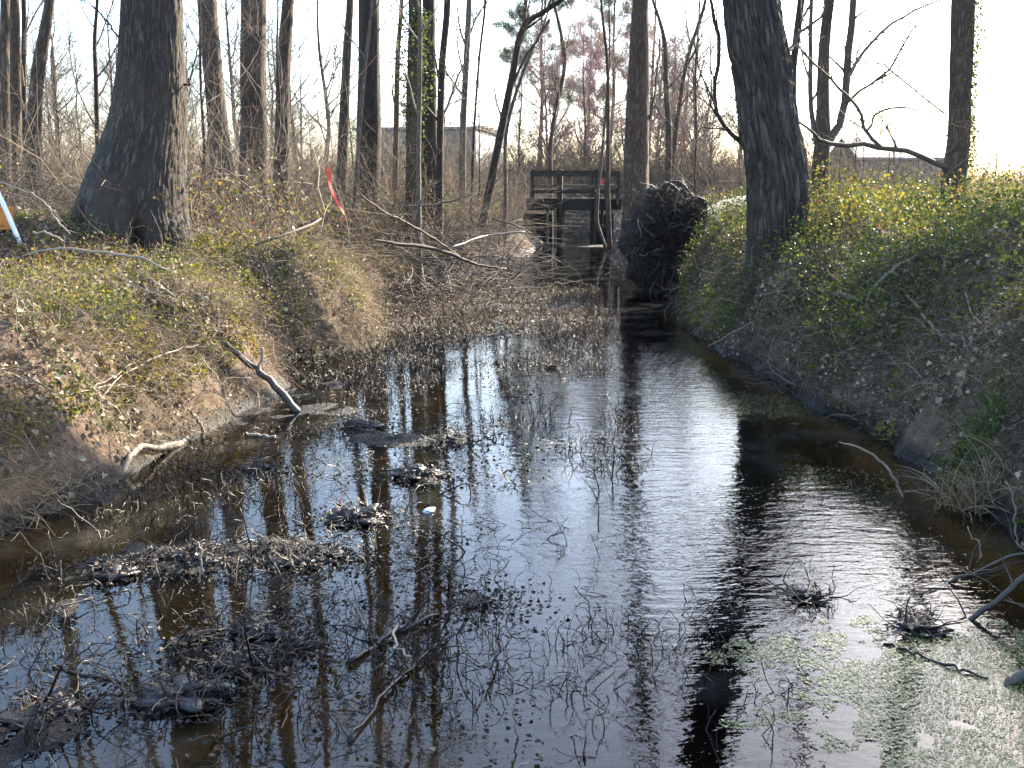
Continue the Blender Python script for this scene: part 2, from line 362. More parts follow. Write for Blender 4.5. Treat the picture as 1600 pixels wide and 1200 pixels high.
def ground_mat():
    m, N, p, o = newmat('bank_soil'); g = N.nodes.new('ShaderNodeNewGeometry'); v = g.outputs['Position']
    sx = N.nodes.new('ShaderNodeSeparateXYZ'); N.links.new(v, sx.inputs[0]); z = sx.outputs[2]
    n1 = nnoise(N, v, 1.6, 5, .6); n2 = nnoise(N, v, 14, 5, .65); n3 = nnoise(N, v, 60, 4, .6)
    soil = ramp(N, [(.3, (.04, .025, .016)), (.5, (.12, .078, .05)), (.7, (.24, .165, .11))], n2)
    soil = mixc(N, .4, soil, ramp(N, [(.35, (.06, .035, .022)), (.65, (.14, .10, .065))], n1))
    muck = ramp(N, [(.35, (.004, .003, .0025)), (.65, (.013, .009, .006))], n2)
    amber = ramp(N, [(.3, (.12, .072, .026)), (.7, (.34, .21, .08))], n1)
    zz = mathn(N, 'ADD', z, mathn(N, 'MULTIPLY', mathn(N, 'SUBTRACT', n1, .5), .06))
    f1 = N.nodes.new('ShaderNodeMapRange'); f1.inputs[1].default_value = .055; f1.inputs[2].default_value = .13; N.links.new(zz, f1.inputs[0])
    wet = mixc(N, f1.outputs[0], muck, soil)
    f2 = N.nodes.new('ShaderNodeMapRange'); f2.inputs[1].default_value = -.05; f2.inputs[2].default_value = -.015; N.links.new(z, f2.inputs[0])
    c = mixc(N, f2.outputs[0], amber, wet)
    N.links.new(c, p.inputs['Base Color'])
    f3 = N.nodes.new('ShaderNodeMapRange'); f3.inputs[1].default_value = .04; f3.inputs[2].default_value = .14; f3.inputs[3].default_value = .62; f3.inputs[4].default_value = .92
    N.links.new(zz, f3.inputs[0]); N.links.new(f3.outputs[0], p.inputs['Roughness'])
    p.inputs['Specular IOR Level'].default_value = .22
    bump(N, p, mathn(N, 'ADD', n2, mathn(N, 'MULTIPLY', n3, .5)), 1.0, .035)
    return m
M['ground'] = ground_mat()

def water_mat():
    m, N, p, o = newmat('stream_water'); N.nodes.remove(p)
    g = N.nodes.new('ShaderNodeNewGeometry'); v = g.outputs['Position']; a = attr(N, 'tint').outputs['Fac']
    w1 = nnoise(N, v, 1.0, 3, .55, (5.5, 15, 1)); w2 = nnoise(N, v, 1.0, 2, .5, (26, 48, 1)); w3 = nnoise(N, v, 1.1, 2, .5)
    h = mathn(N, 'ADD', mathn(N, 'MULTIPLY', w1, 1.0), mathn(N, 'MULTIPLY', w2, .22))
    h = mathn(N, 'MULTIPLY', h, a)
    h = mathn(N, 'ADD', h, mathn(N, 'MULTIPLY', w3, .12))
    b = N.nodes.new('ShaderNodeBump'); b.inputs['Strength'].default_value = 1; b.inputs['Distance'].default_value = .012; N.links.new(h, b.inputs['Height'])
    fr = N.nodes.new('ShaderNodeFresnel'); fr.inputs[0].default_value = 1.34; N.links.new(b.outputs[0], fr.inputs[1])
    gl = N.nodes.new('ShaderNodeBsdfGlossy'); gl.inputs['Roughness'].default_value = .02; N.links.new(b.outputs[0], gl.inputs['Normal'])
    tr = N.nodes.new('ShaderNodeBsdfTransparent'); tr.inputs[0].default_value = (.94, .89, .78, 1)
    mx = N.nodes.new('ShaderNodeMixShader'); N.links.new(fr.outputs[0], mx.inputs[0]); N.links.new(tr.outputs[0], mx.inputs[1]); N.links.new(gl.outputs[0], mx.inputs[2])
    fm = ramp(N, [(.50, (0, 0, 0)), (.72, (.10, .10, .10))], nnoise(N, v, 1.3, 6, .62))
    df = N.nodes.new('ShaderNodeBsdfDiffuse'); df.inputs[0].default_value = (.17, .17, .16, 1)
    m2 = N.nodes.new('ShaderNodeMixShader'); N.links.new(fm, m2.inputs[0]); N.links.new(mx.outputs[0], m2.inputs[1]); N.links.new(df.outputs[0], m2.inputs[2])
    N.links.new(m2.outputs[0], o.inputs['Surface'])
    va = N.nodes.new('ShaderNodeVolumeAbsorption'); va.inputs[0].default_value = (.52, .44, .24, 1); va.inputs[1].default_value = 7.0
    N.links.new(va.outputs[0], o.inputs['Volume'])
    return m
M['water'] = water_mat()

# ------------------------------------------------------------------ ground and water
def axis(segs):
    out = [segs[0][0]]
    for a, b, s in segs:
        n = max(1, int(round((b - a) / s))); out += list(np.linspace(a, b, n + 1)[1:])
    return np.array(out)
gx = axis([(-400, -80, 40), (-80, -20, 6), (-20, -8, .8), (-8, -4.2, .12), (-4.2, 4.2, .045), (4.2, 8, .12), (8, 20, .8), (20, 80, 6), (80, 400, 40)])
ys = [2.0]
while ys[-1] < 50: ys.append(ys[-1] + max(.042, ys[-1] * .007))
gy = np.concatenate([axis([(-60, -10, 6), (-10, 0, .6), (0, 1.9, .1)]), ys, axis([(51, 90, 1.5), (90, 500, 30)])])
X, Y = np.meshgrid(gx, gy); Z = H(X, Y)
nx, ny = len(gx), len(gy); ii = np.arange(nx * ny).reshape(ny, nx)
q = np.stack([ii[:-1, :-1], ii[:-1, 1:], ii[1:, 1:], ii[1:, :-1]], -1).reshape(-1, 4)
g = MB().add(np.stack([X, Y, Z], -1), q=q); build(g, 'ground', M['ground'], kind='structure')

wx = axis([(-4.6, 4.6, .1)]); wy = axis([(-19, 2, 1), (2, 12, .1), (12, 47, .4)])
X, Y = np.meshgrid(wx, wy); nx, ny = len(wx), len(wy); ii = np.arange(nx * ny).reshape(ny, nx)
q = np.stack([ii[:-1, :-1], ii[:-1, 1:], ii[1:, 1:], ii[1:, :-1]], -1).reshape(-1, 4)
core = np.exp(-((X - 1.15) / .75) ** 2) * sstep(3.2, 5, Y) * (1 - sstep(11, 14, Y))
near = .45 * sstep(-.6, .5, X) * (1 - sstep(4.5, 6, Y)) + .0 * X
rip = np.clip(.05 + .42 * core + near * .42 + .12 * fbm(X * .8, Y * .8, 3.3, 3), .03, 1)
g = MB().add(np.stack([X, Y, 0 * X], -1), q=q, tint=rip.ravel()); build(g, 'water', M['water'], kind='structure')

# ------------------------------------------------------------------ trees
def trunk_mesh(path, rad, sides, step, ridge=0, rfreq=14, flare=None, shape=None, top=None):
    """bark-displaced trunk; path runs upward"""
    p, r, u = resample(path, rad, step=step)
    if step < .05:
        low = p[:, 2] < 4.6; hi = np.where(~low)[0][::8]; sel = np.concatenate([np.where(low)[0], hi, [len(p) - 1]]); sel = np.unique(sel); p, r, u = p[sel], r[sel], u[sel]
    K = len(p); T = norm(np.gradient(p, axis=0)); A = norm(np.cross(T, np.array([0, 1., 0]))); A = np.where((A[:, :1] < 0), -A, A); B = np.cross(T, A)
    th = np.arange(sides) / sides * 2 * np.pi; c, s = np.cos(th)[None], np.sin(th)[None]
    rr = r[:, None] * np.ones((1, sides))
    z = (p[:, 2] - p[0, 2])[:, None] * np.ones((1, sides))
    rr = rr * (1 + .07 * fbm(c * 1.3 + p[0, 0], s * 1.3 + z * .5, z * .5, 3))
    if shape is not None: rr = rr * shape(th[None] * np.ones((K, 1)), p[:, 2][:, None] * np.ones((1, sides)))
    if ridge:
        rm = r.mean()
        a = fbm(c * rm * rfreq + 3, s * rm * rfreq, z * rfreq * .10, 3); b = fbm(c * rm * rfreq * 2.4, s * rm * rfreq * 2.4 + 9, z * rfreq * .3, 2)
        rr = rr - ridge * (1 - np.clip(np.abs(a) * 2.6, 0, 1)) + ridge * .35 * b
    V = p[:, None] + rr[..., None] * (A[:, None] * c[..., None] - B[:, None] * s[..., None])
    kk = np.arange(K - 1)[:, None] * sides; ss = np.arange(sides)[None]; s2 = (ss + 1) % sides
    q = np.stack([kk + ss, kk + s2, kk + sides + s2, kk + sides + ss], -1).reshape(-1, 4)
    bk = np.stack([c * r.mean() + 0 * z, s * r.mean() + 0 * z, u[:, None] + 0 * z], -1).reshape(-1, 3) + rng.random(3) * 9
    mb = MB(); mb.add(V, q=q, bk=bk); return mb, p, r

def crown_mb(r, p, rad, start, nl=10, nb=60, nt=300, L=(2.5, 4.5), up=.5, ang=(35, 65), tr=.0018):
    mb = MB()
    k0 = np.argmin(np.abs(p[:, 2] - start)); pp = p[k0:]; rr = rad[k0:]
    if len(pp) < 3: return mb
    a, ra = grow(r, pp, rr, nl, (.02, .98), L, ang, up, .12, 7, .45, .3, .006); tubes(mb, a, ra, 5)
    b, rb = grow(r, a, ra, nb, (.2, 1), (L[0] * .35, L[1] * .45), (30, 65), up * .6, .18, 5, .6, .3, .003); tubes(mb, b, rb, 3)
    if nt:
        c, rc = grow(r, b, rb, nt, (.15, 1), (L[0] * .12, L[1] * .22), (30, 70), up * .4, .2, 4, .6, .4, tr); tubes(mb, c, rc, 3)
    return mb

LIMB_MATS = {'bark_big': 'bark_dark', 'bark_oak': 'bark_dark', 'bark_mid': 'twig_grey', 'bark_pale': 'twig_grey', 'bark_dark': 'twig_grey'}
def tree(pts, D, mat, label, height=14, name='bare_tree', cat='tree', sides=24, ridge=0, rfreq=14, group='tall bare trees along the stream banks',
         shape=None, start=5.0, nl=10, nb=70, nt=420, L=(1.8, 3.6), seed=0, base=None, flare=.35, lean=None, step=None, limbs=(), leaf=None, yb=None):
    """pts: list of (px, py, width_px) seen at depth D, bottom first"""
    r = np.random.default_rng(100 + seed)
    P, R = [], []
    for (x, y, w) in pts:
        q = PX(x, y, D); P.append(q); R.append(w / 2 / 1600 * D / ray(x, y)[1])
    P = np.array(P); R = np.array(R)
    gz = H1(P[0, 0], P[0, 1])
    bot = P[0].copy(); d = norm(P[1] - P[0]);
    if base is None:
        if P[0, 2] > gz + .02: bot = P[0] - d * (P[0, 2] - gz + .25) / max(d[2], .3)
        else: bot = P[0] - d * .3
        P = np.vstack([bot, P]); R = np.concatenate([[R[0] * (1 + flare)], R])
    d = norm(P[-1] - P[-2]); d = norm(d * np.array([.7, .7, 1]) + np.array([0, 0, .15]))
    rtop = R[-1]; z0 = P[-1, 2]
    ext = np.linspace(0, 1, 6)[1:]
    add = []; q = P[-1].copy()
    for e in ext:
        d = norm(d + np.array([r.normal() * .05, r.normal() * .05, .05])); q = q + d * (height - z0) / 5; add.append(q.copy())
    P = np.vstack([P, add]); R = np.concatenate([R, rtop * (1 - .85 * ext)])
    st = step or max(.12, R[0] * .6)
    mb, p, rad = trunk_mesh(P, R, sides, st, ridge, rfreq, shape=shape)
    loc = (float(P[0, 0]), float(P[0, 1]), float(gz))
    t = thing(name, loc, label, cat, group)
    build(mb, 'trunk', M[mat], t)
    cm = crown_mb(r, p, rad, start, nl, nb, nt, L)
    if cm.n: build(cm, 'crown', M[LIMB_MATS[mat]], t)
    for lp in limbs:   # visible limbs traced as they stand, each with its own side twigs
        dd = lp[0]; Q = np.array([PX(x, y, D + dy) for (x, y, w, dy) in dd]); QR = np.array([w / 2 / 1600 * D for (x, y, w, dy) in dd])
        a, ra, _ = resample(Q, QR, n=12); a = a + r.normal(size=a.shape) * .012
        lm = MB(); tubes(lm, a, ra, 7)
        n2 = lp[1]
        if n2:
            b, rb = grow(r, a, ra, n2, (.1, 1), (.25, .9), (30, 70), .5, .2, 6, .55, .3, .002); tubes(lm, b, rb, 4)
            c, rc = grow(r, b, rb, n2 * 4, (.1, 1), (.1, .4), (30, 70), .3, .2, 5, .6, .4, .0015); tubes(lm, c, rc, 3)
        build(lm, 'limb', M[LIMB_MATS[mat]], t)
    return t, p, rad

# the big hollow-footed tree on the left bank
def shape_big(th, z):
    f = 1 + 0 * z; th = -th
    fz = np.exp(-np.maximum(z - 1.05, 0) / .35)
    # th: 0 = right, pi = left, -pi/2.. front is 3pi/2 (towards the camera)
    def lobe(a, w): return np.exp(-(np.angle(np.exp(1j * (th - a))) / w) ** 2)
    f += .22 * fz * lobe(math.pi * 1.08, .55) + .12 * fz * lobe(math.pi * 1.93, .3) + .16 * fz * lobe(math.pi * 1.40, .25) + .1 * fz * lobe(.9, .5)
    f -= .62 * np.exp(-np.maximum(z - 1.12, 0) / .22) * lobe(math.pi * 1.64, .15)
    f -= .10 * np.exp(-np.maximum(z - .75, 0) / 1.0) * lobe(math.pi * 1.62, .12)
    f -= .35 * np.exp(-((z - 1.38) / .08) ** 2) * lobe(math.pi * 1.26, .11)
    return f
tree([(214, 404, 158), (210, 372, 168), (209, 340, 166), (213, 300, 150), (221, 250, 131), (230, 200, 114), (236, 130, 103), (237, 60, 96), (237, 0, 93)], 11.6, 'bark_big',
     'massive dark grey tree with flared hollow base at the top of the left bank', height=17, sides=240, ridge=.013, rfreq=40, shape=shape_big, step=.03,
     start=7.5, nl=9, nb=50, nt=260, L=(2.5, 5), seed=1, flare=.05, group=None,
     limbs=[([(186, 60, 3, -.1), (170, 35, 2.5, -.3), (148, 14, 2, -.5), (118, -6, 1.5, -.6)], 5), ([(290, 135, 4, 0), (296, 122, 3, -.1), (306, 90, 2, -.2), (318, 60, 1.2, -.3)], 4)])
tree([(1214, 400, 96), (1214, 370, 95), (1214, 340, 97), (1215, 300, 99), (1210, 250, 98), (1200, 200, 95), (1192, 130, 92), (1180, 60, 89), (1172, 0, 87)], 11.8, 'bark_oak',
     'thick leaning oak with deeply furrowed bark on the right bank', height=17, sides=230, ridge=.036, rfreq=30, step=.03,
     start=7.5, nl=8, nb=45, nt=240, L=(2.5, 5), seed=2, flare=.1, group=None,
     limbs=[([(1160, 224, 9, .1), (1146, 214, 7, 0), (1128, 196, 6, 0), (1117, 165, 6, -.1), (1120, 120, 6, -.1), (1124, 55, 6, 0), (1112, 15, 5, 0), (1106, -20, 4, 0)], 7),
            ([(1210, 80, 6, .3), (1232, 78, 6, .6), (1252, 50, 5, .9), (1290, 15, 4, 1.2), (1310, -15, 3, 1.3)], 5)])
tree([(992, 372, 50), (993, 330, 45), (993, 280, 42), (995, 200, 38), (998, 100, 32), (1001, 0, 26)], 26, 'bark_mid', 'straight tall tree rising at the water edge just left of the tipped root plate', height=19, sides=48, ridge=.01, rfreq=12,
     step=.1, start=8, seed=3, limbs=[([(1012, 200, 4, 0), (1022, 150, 3, -.2), (1032, 60, 2, -.4)], 4)])
spec = [
 ([(8, 255, 18), (6, 130, 16), (8, 0, 14)], 17, 'bark_mid', 'straight trunk cut by the left edge of the photo'),
 ([(24, 260, 20), (24, 130, 17), (22, 0, 15)], 19, 'bark_mid', 'grey brown trunk, second from the left edge of the photo'),
 ([(38, 235, 8), (37, 120, 8), (37, 0, 8)], 22, 'bark_dark', 'thin dark trunk, third from the left edge of the photo'),
 ([(50, 245, 26), (54, 170, 22), (61, 100, 21), (70, 50, 18), (78, 0, 14)], 18, 'bark_mid', 'knobbly trunk leaning right, fourth from the left edge of the photo'),
 ([(152, 225, 7), (150, 130, 7), (148, 60, 6), (152, 0, 5)], 20, 'bark_dark', 'very thin crooked trunk just left of the massive tree'),
 ([(347, 262, 38), (341, 200, 33), (335, 130, 31), (328, 60, 31), (323, 0, 31)], 19, 'bark_mid', 'trunk leaning left, first to the right of the massive tree'),
 ([(397, 265, 44), (397, 200, 42), (396, 100, 41), (396, 0, 40)], 20, 'bark_mid', 'stout upright trunk, second to the right of the massive tree'),
 ([(440, 268, 24), (441, 200, 22), (443, 110, 22), (450, 0, 19)], 21, 'bark_mid', 'slender trunk beside the stout upright one, with a rough lit edge'),
 ([(534, 280, 18), (537, 200, 16), (541, 100, 14), (547, 0, 12)], 22, 'bark_mid', 'slim trunk behind the pink flagging ribbon'),
 ([(575, 300, 38), (576, 200, 38), (577, 100, 36), (577, 0, 33)], 24, 'bark_dark', 'wide dark trunk with a pale sapling crossing in front of it'),
 ([(556, 285, 6), (562, 200, 6), (571, 100, 6), (582, 0, 5)], 20, 'bark_pale', 'pale thin sapling crossing in front of the wide dark trunk'),
 ([(618, 260, 9), (620, 150, 9), (622, 80, 8), (628, 0, 6)], 26, 'bark_mid', 'thin pale trunk between the wide dark trunk and the ivy-wrapped one'),
 ([(646, 345, 27), (646, 250, 25), (647, 120, 23), (648, 0, 21)], 21, 'bark_mid', 'trunk with green ivy halfway up left of the grey building'),
 ([(655, 385, 8), (654, 330, 8), (654, 250, 7), (656, 120, 7), (656, 0, 6)], 18, 'bark_pale', 'pale slim trunk standing right in front of the ivy-wrapped one'),
 ([(673, 300, 30), (671, 200, 27), (669, 100, 24), (670, 0, 20)], 23, 'bark_dark', 'dark trunk touching the right side of the ivy-wrapped one'),
 ([(687, 300, 11), (688, 200, 11), (691, 100, 11), (699, 0, 11)], 22, 'bark_dark', 'narrow dark trunk before the grey building wall'),
 ([(722, 290, 12), (724, 190, 10), (729, 90, 10), (733, 0, 9)], 30, 'bark_pale', 'pale grey trunk in front of the corner of the white building'),
 ([(738, 280, 5), (741, 200, 4), (750, 80, 4), (758, 0, 4)], 30, 'bark_dark', 'very thin dark trunk in front of the corner of the white building'),
 ([(762, 310, 12), (776, 240, 12), (790, 170, 12), (804, 100, 11), (815, 50, 10), (823, 36, 9), (850, 18, 8), (882, -4, 7)], 26, 'bark_dark', 'dark slanting tree leaning right, left of the footbridge'),
 ([(790, 300, 6), (792, 200, 6), (815, 120, 5), (835, 70, 4), (845, 50, 3)], 27, 'bark_pale', 'thin pale stem right beside the dark slanting tree'),
 ([(860, 270, 7), (860, 230, 7), (866, 180, 6), (882, 95, 6), (875, 45, 5), (865, 0, 5)], 38, 'bark_mid', 'slender crooked tree behind the footbridge railing'),
 ([(952, 372, 8), (950, 300, 7), (950, 200, 6), (949, 100, 5), (940, 10, 4)], 30, 'bark_mid', 'slim tree in front of the right end of the footbridge'),
 ([(941, 372, 5), (934, 350, 5), (934, 310, 5), (940, 250, 4), (948, 150, 4)], 31, 'bark_pale', 'bent thin stem against the right post of the footbridge'),
 ([(1044, 290, 12), (1045, 210, 10), (1040, 120, 8), (1039, 68, 7), (1030, 30, 5), (1020, 0, 4)], 30, 'bark_mid', 'forked young tree behind the tipped root plate'),
 ([(1048, 285, 8), (1058, 190, 7), (1075, 90, 6), (1100, 10, 5)], 31, 'bark_mid', 'slanting young stem between the tipped root plate and the oak'),
 ([(1240, 300, 12), (1240, 200, 12), (1240, 100, 11), (1246, 50, 12), (1252, 0, 11)], 19, 'bark_dark', 'dark trunk close behind the right side of the oak'),
 ([(1281, 300, 30), (1282, 260, 26), (1285, 215, 24), (1286, 120, 19), (1290, 50, 17), (1296, 0, 15)], 18, 'bark_mid', 'clump-stemmed tree with forking trunks right of the oak'),
 ([(1493, 315, 40), (1490, 290, 38), (1496, 240, 36), (1501, 130, 34), (1505, 0, 35)], 15, 'bark_mid', 'tall tree with ivy up its right side near the right edge'),
]
TR = {}
for i, (pts, D, mt, lab) in enumerate(spec):
    small = pts[0][2] < 13
    lim = []
    if 'clump-stemmed' in lab:
        lim = [([(1292, 225, 14, 0), (1306, 205, 12, .1), (1318, 160, 12, .2), (1325, 90, 12, .2), (1332, 20, 11, .2), (1340, -60, 9, .2), (1350, -200, 6, .2)], 12),
               ([(1276, 225, 9, 0), (1268, 180, 8, .1), (1266, 100, 7, .1), (1268, 0, 6, 0), (1272, -90, 4, 0)], 8),
               ([(1320, 130, 6, .2), (1350, 80, 5, 0), (1390, 40, 4, -.3), (1440, 10, 3, -.5), (1490, -5, 2, -.6)], 12),
               ([(1310, 180, 5, .2), (1345, 140, 4, 0), (1385, 115, 3.5, -.3), (1410, 70, 3, -.4), (1440, 30, 2, -.5)], 12)]
    if 'ivy up its right' in lab:
        lim = [([(1480, 262, 9, -.2), (1445, 248, 8, -.3), (1410, 236, 8, -.4), (1370, 229, 7, -.5), (1320, 225, 7, -.6), (1285, 222, 6, -.7), (1265, 205, 4, -.8), (1242, 184, 3, -.8)], 4),
               ([(1372, 230, 6, -.5), (1352, 200, 5, -.5), (1340, 165, 5, -.5), (1310, 135, 4, -.5), (1275, 105, 3.5, -.5), (1245, 70, 3, -.5)], 8),
               ([(1355, 205, 3.5, -.5), (1372, 175, 3, -.6), (1395, 166, 3, -.7), (1440, 175, 2, -.8), (1480, 190, 1.6, -.8)], 8),
               ([(1478, 178, 3, -.2), (1440, 150, 2.5, -.3), (1405, 120, 2.5, -.4), (1370, 97, 2, -.4), (1335, 105, 1.6, -.5)], 9)]
    if 'slanting tree' in lab:
        lim = [([(822, 40, 7, 0), (820, 20, 6, 0), (826, -20, 5, 0), (840, -120, 3, 0)], 6), ([(793, 160, 4, 0), (806, 120, 3.5, 0), (840, 60, 3, -.2), (860, 30, 2, -.3)], 5)]
    TR[lab] = tree(pts, D, mt, lab, height=(9 if small else 15) + (i % 4), sides=14 if small else 36, ridge=0 if small else .008, rfreq=12, seed=10 + i,
         start=2.6 if small else 5.5 + (i % 3), nl=10 if small else 8, nb=60 if small else 40, nt=420 if small else 240, L=(.8, 2.0) if small else (1.6, 3.4),
         limbs=lim, name='slender_tree' if small else 'bare_tree')

# ivy on two trunks: a part of the tree it climbs
def ivy(tr, z0, z1, n, side=None, spread=.10, size=.05, seed=1):
    t, p, rad = tr; r = np.random.default_rng(seed); z = z0 + (z1 - z0) * r.random(n)
    c = np.stack([np.interp(z, p[:, 2], p[:, k]) for k in (0, 1)], -1); rr = np.interp(z, p[:, 2], rad)
    th = r.random(n) * 6.28 if side is None else r.normal(size=n) * .7 + side
    d = rr + np.abs(r.normal(size=n)) * spread * (.4 + .6 * (noise3(z * 4, 3, 1) + .5)) + .01
    pos = np.stack([c[:, 0] + np.cos(th) * d, c[:, 1] - np.sin(th) * d, z], -1)
    build(leaves(MB(), pos, size * (.6 + .7 * r.random(n)), r), 'ivy', M['leaf_ivy'], t, smooth=False)
ivy(TR['tall tree with ivy up its right side near the right edge'], 2.0, 5.5, 1800, side=-.1, spread=.07, size=.045, seed=3)
ivy(TR['trunk with green ivy halfway up left of the grey building'], 3.2, 5.2, 1000, spread=.22, size=.06, seed=4)
ivy(TR['trunk with green ivy halfway up left of the grey building'], 1.0, 3.4, 300, spread=.12, size=.05, seed=5)

# understorey saplings and the woods behind: a few of each kind, then copies
def proto(seed, h, r0, mat, name, label, cat, group, nl, nb, nt, L, start, up=.5, twig=None, wob=.06, tr=.0018):
    r = np.random.default_rng(seed)
    k = 8; P = np.zeros((k, 3)); P[:, 2] = np.linspace(-.2, h, k); P[:, :2] = np.cumsum(r.normal(size=(k, 2)) * wob * h / 8, 0); P[0, :2] = 0; P[1, :2] *= .3
    R = r0 * np.linspace(1, .12, k)
    mb, p, rad = trunk_mesh(P, R, 10, h / 24)
    t = thing(name, (0, 0, 0), label, cat, group)
    build(mb, 'trunk', M[mat], t)
    cm = crown_mb(r, p, rad, start, nl, nb, nt, L, up, tr=tr)
    build(cm, 'crown', M[twig or 'twig_grey'], t)
    return t
def place(protos, spots, used):
    for j, (x, y, rz, s) in enumerate(spots):
        k = j % len(protos); pr = protos[k]; z = H1(x, y)
        if not used[k]:
            used[k] = True; pr.location = (x, y, z); pr.rotation_euler = (0, 0, rz); pr.scale = (s, s, s)
        else: copy_tree(pr, (x, y, z), rz, (s, s, s))
LM = [(40, 'the knobbly trunk'), (215, 'the massive tree'), (397, 'the stout upright trunk'), (525, 'the pink ribbon'), (648, 'the ivy-wrapped trunk'), (785, 'the dark slanting tree'), (1046, 'the tipped root plate'), (1190, 'the leaning oak'), (1290, 'the clump-stemmed tree'), (1500, 'the tall ivy tree')]
def between(o):
    q = o.location; px_ = 800 + 1600 * q.x / q.y * .98; L_ = [l for l in LM if l[0] < px_]; R_ = [l for l in LM if l[0] >= px_]
    return 'left of ' + R_[0][1] if not L_ else 'right of ' + L_[-1][1] if not R_ else 'between %s and %s' % (L_[-1][1], R_[0][1])
def relabel(group, fmt, ordinal=False):
    os_ = sorted([o for o in S.objects if o.get('group') == group], key=lambda o: o.location.x / o.location.y)
    for i, o in enumerate(os_):
        o['label'] = fmt % (('leftmost', 'second from left', 'third from left', 'fourth from left', 'fifth from left', 'rightmost')[i] if ordinal else between(o))
def in_stream(x, y, m=.4): return (x > np.interp(y, YL, XL) - m) and (x < np.interp(y, YR, XR) + m)
r_ = np.random.default_rng(77)
sap = [proto(200 + i, 5.5, .03, 'bark_dark', 'sapling', 'thin bare sapling growing in the brush among the larger trunks', 'sapling', 'bare saplings in the brush', 22, 130, 900, (.9, 2.1), .7, .2) for i in range(5)]
sp = []
while len(sp) < 52:
    D = r_.uniform(15, 42); px_ = r_.uniform(0, 760) if r_.random() < .72 else r_.uniform(1030, 1600); x = (px_ - 800) / 1600 * D
    if in_stream(x, D, 1.2) or (900 < px_ < 1250 and D < 20) or (1250 < px_ and D < 24 and r_.random() < .8): continue
    sp.append((x, D, r_.uniform(0, 6.28), r_.uniform(.5, 1.15)))
place(sap, sp, [False] * 5)
wd = [proto(300 + i, 15, .17, 'bark_mid', 'woodland_tree', 'distant bare tree in the woods behind the brush', 'tree', 'distant bare trees in the woods', 30, 260, 1900, (2.6, 5.2), 2.2, .12, tr=.005) for i in range(4)]
sp = []
while len(sp) < 84:
    D = r_.uniform(48, 120); px_ = r_.uniform(-150, 800) if r_.random() < .6 else r_.uniform(1000, 1750); x = (px_ - 800) / 1600 * D
    if 560 < px_ < 800 and D < 75: continue
    if px_ > 1180 and r_.random() < .5: continue
    sc = r_.uniform(.5, .95) * (.55 if px_ > 1180 else 1)
    sp.append((x, D, r_.uniform(0, 6.28), sc))
place(wd, sp, [False] * 4)
# budding pinkish trees behind the footbridge
pk = [proto(400 + i, 8.5, .09, 'bark_pale', 'budding_tree', 'pinkish budding tree behind the footbridge', 'tree', 'pink budding trees behind the footbridge', 40, 360, 4200, (1.6, 3.2), .6, .3, twig='twig_pink', tr=.006) for i in range(2)]
place(pk, [(3.6, 52, 0, .95), (6.0, 55, 1, 1.15), (7.8, 52, 2, .9), (1.8, 55, 3, 1.0), (10.0, 60, 4, .9), (4.6, 62, 5, 1.3)], [False] * 2)
gk = [proto(420 + i, 6.5, .07, 'bark_pale', 'grey_shrub_tree', 'grey twiggy small tree behind the footbridge', 'tree', 'grey twiggy trees behind the footbridge', 36, 320, 3200, (1.3, 2.8), .3, .3, tr=.0045) for i in range(2)]
place(gk, [(.4, 49, 0, 1.0), (2.0, 49.5, 1, .85), (4.2, 50, 2, .75), (6.9, 49, 3, .8), (9.4, 50, 1, .8), (12.5, 52, 1, .8)], [False] * 2)
shp = [proto(440 + i, 2.6, .03, 'bark_dark', 'twiggy_shrub', 'twiggy leafless shrub growing in front of the grey-walled building', 'shrub', 'shrubs in front of the grey building', 26, 220, 1800, (.8, 1.8), .1, .35) for i in range(2)]
place(shp, [(-5.6, 45, 0, 1.1), (-4.2, 44, 1, 1.1), (-3.2, 46, 2, .8), (-7.0, 46, 3, 1.2), (-8.6, 45, 4, 1.1), (-.9, 50, 5, .7)], [False] * 2)
# pine
def pine(x, y, h, seed, label, L=(2.2, 5.0), nl=56, nn=60000, grp='pines behind the footbridge', lo=.3):
    r = np.random.default_rng(seed); P = np.zeros((6, 3)); P[:, 2] = np.linspace(-.2, h, 6); P[:, :2] = np.cumsum(r.normal(size=(6, 2)) * .15, 0)
    mb, p, rad = trunk_mesh(P, .2 * np.linspace(1, .15, 6), 12, .5)
    t = thing('pine_tree', (0, 0, 0), label, 'pine tree', grp); build(mb, 'trunk', M['bark_mid'], t)
    a, ra = grow(r, p, rad, nl, (lo, 1), L, (60, 90), .25, .12, 7, .35, .3, .01); b, rb = grow(r, a, ra, 620, (.3, 1), (.5, 1.2), (30, 60), .4, .15, 5, .5, .4, .005)
    m2 = MB(); tubes(m2, a, ra, 4); tubes(m2, b, rb, 3); build(m2, 'branches', M['twig_grey'], t)
    n = nn; i = r.integers(0, len(b), n); k = r.integers(2, 5, n); c = b[i, k] + r.normal(size=(n, 3)) * .13
    d = norm(r.normal(size=(n, 3)) + np.array([0, 0, .5])); m3 = MB(); blades(m3, c, d, np.full(n, .24), .011 if grp.startswith('pines b') else .007, r, .1, 2); build(m3, 'crown', M['needle'], t, smooth=False)
    t.location = (x, y, H1(x, y)); return t
pine(1.9, 75, 17, 1, 'tall loose-crowned pine behind the footbridge, left one of two')
pine(7.4, 80, 18, 2, 'tall loose-crowned pine behind the footbridge, right one of two')

for q_ in ((10.2, 13.6, 8.5, 3, 'nearest of three dense pines standing past the right bank'), (12.6, 18.2, 11, 4, 'middle of three dense pines standing past the right bank'), (13.6, 20.6, 12, 5, 'farthest of three dense pines standing past the right bank')):
    pine(*q_, L=(1.2, 2.6), nl=40, nn=42000, grp='added pines shading the right bank', lo=.35)  # unseen pines, added so their crowns shade the right bank
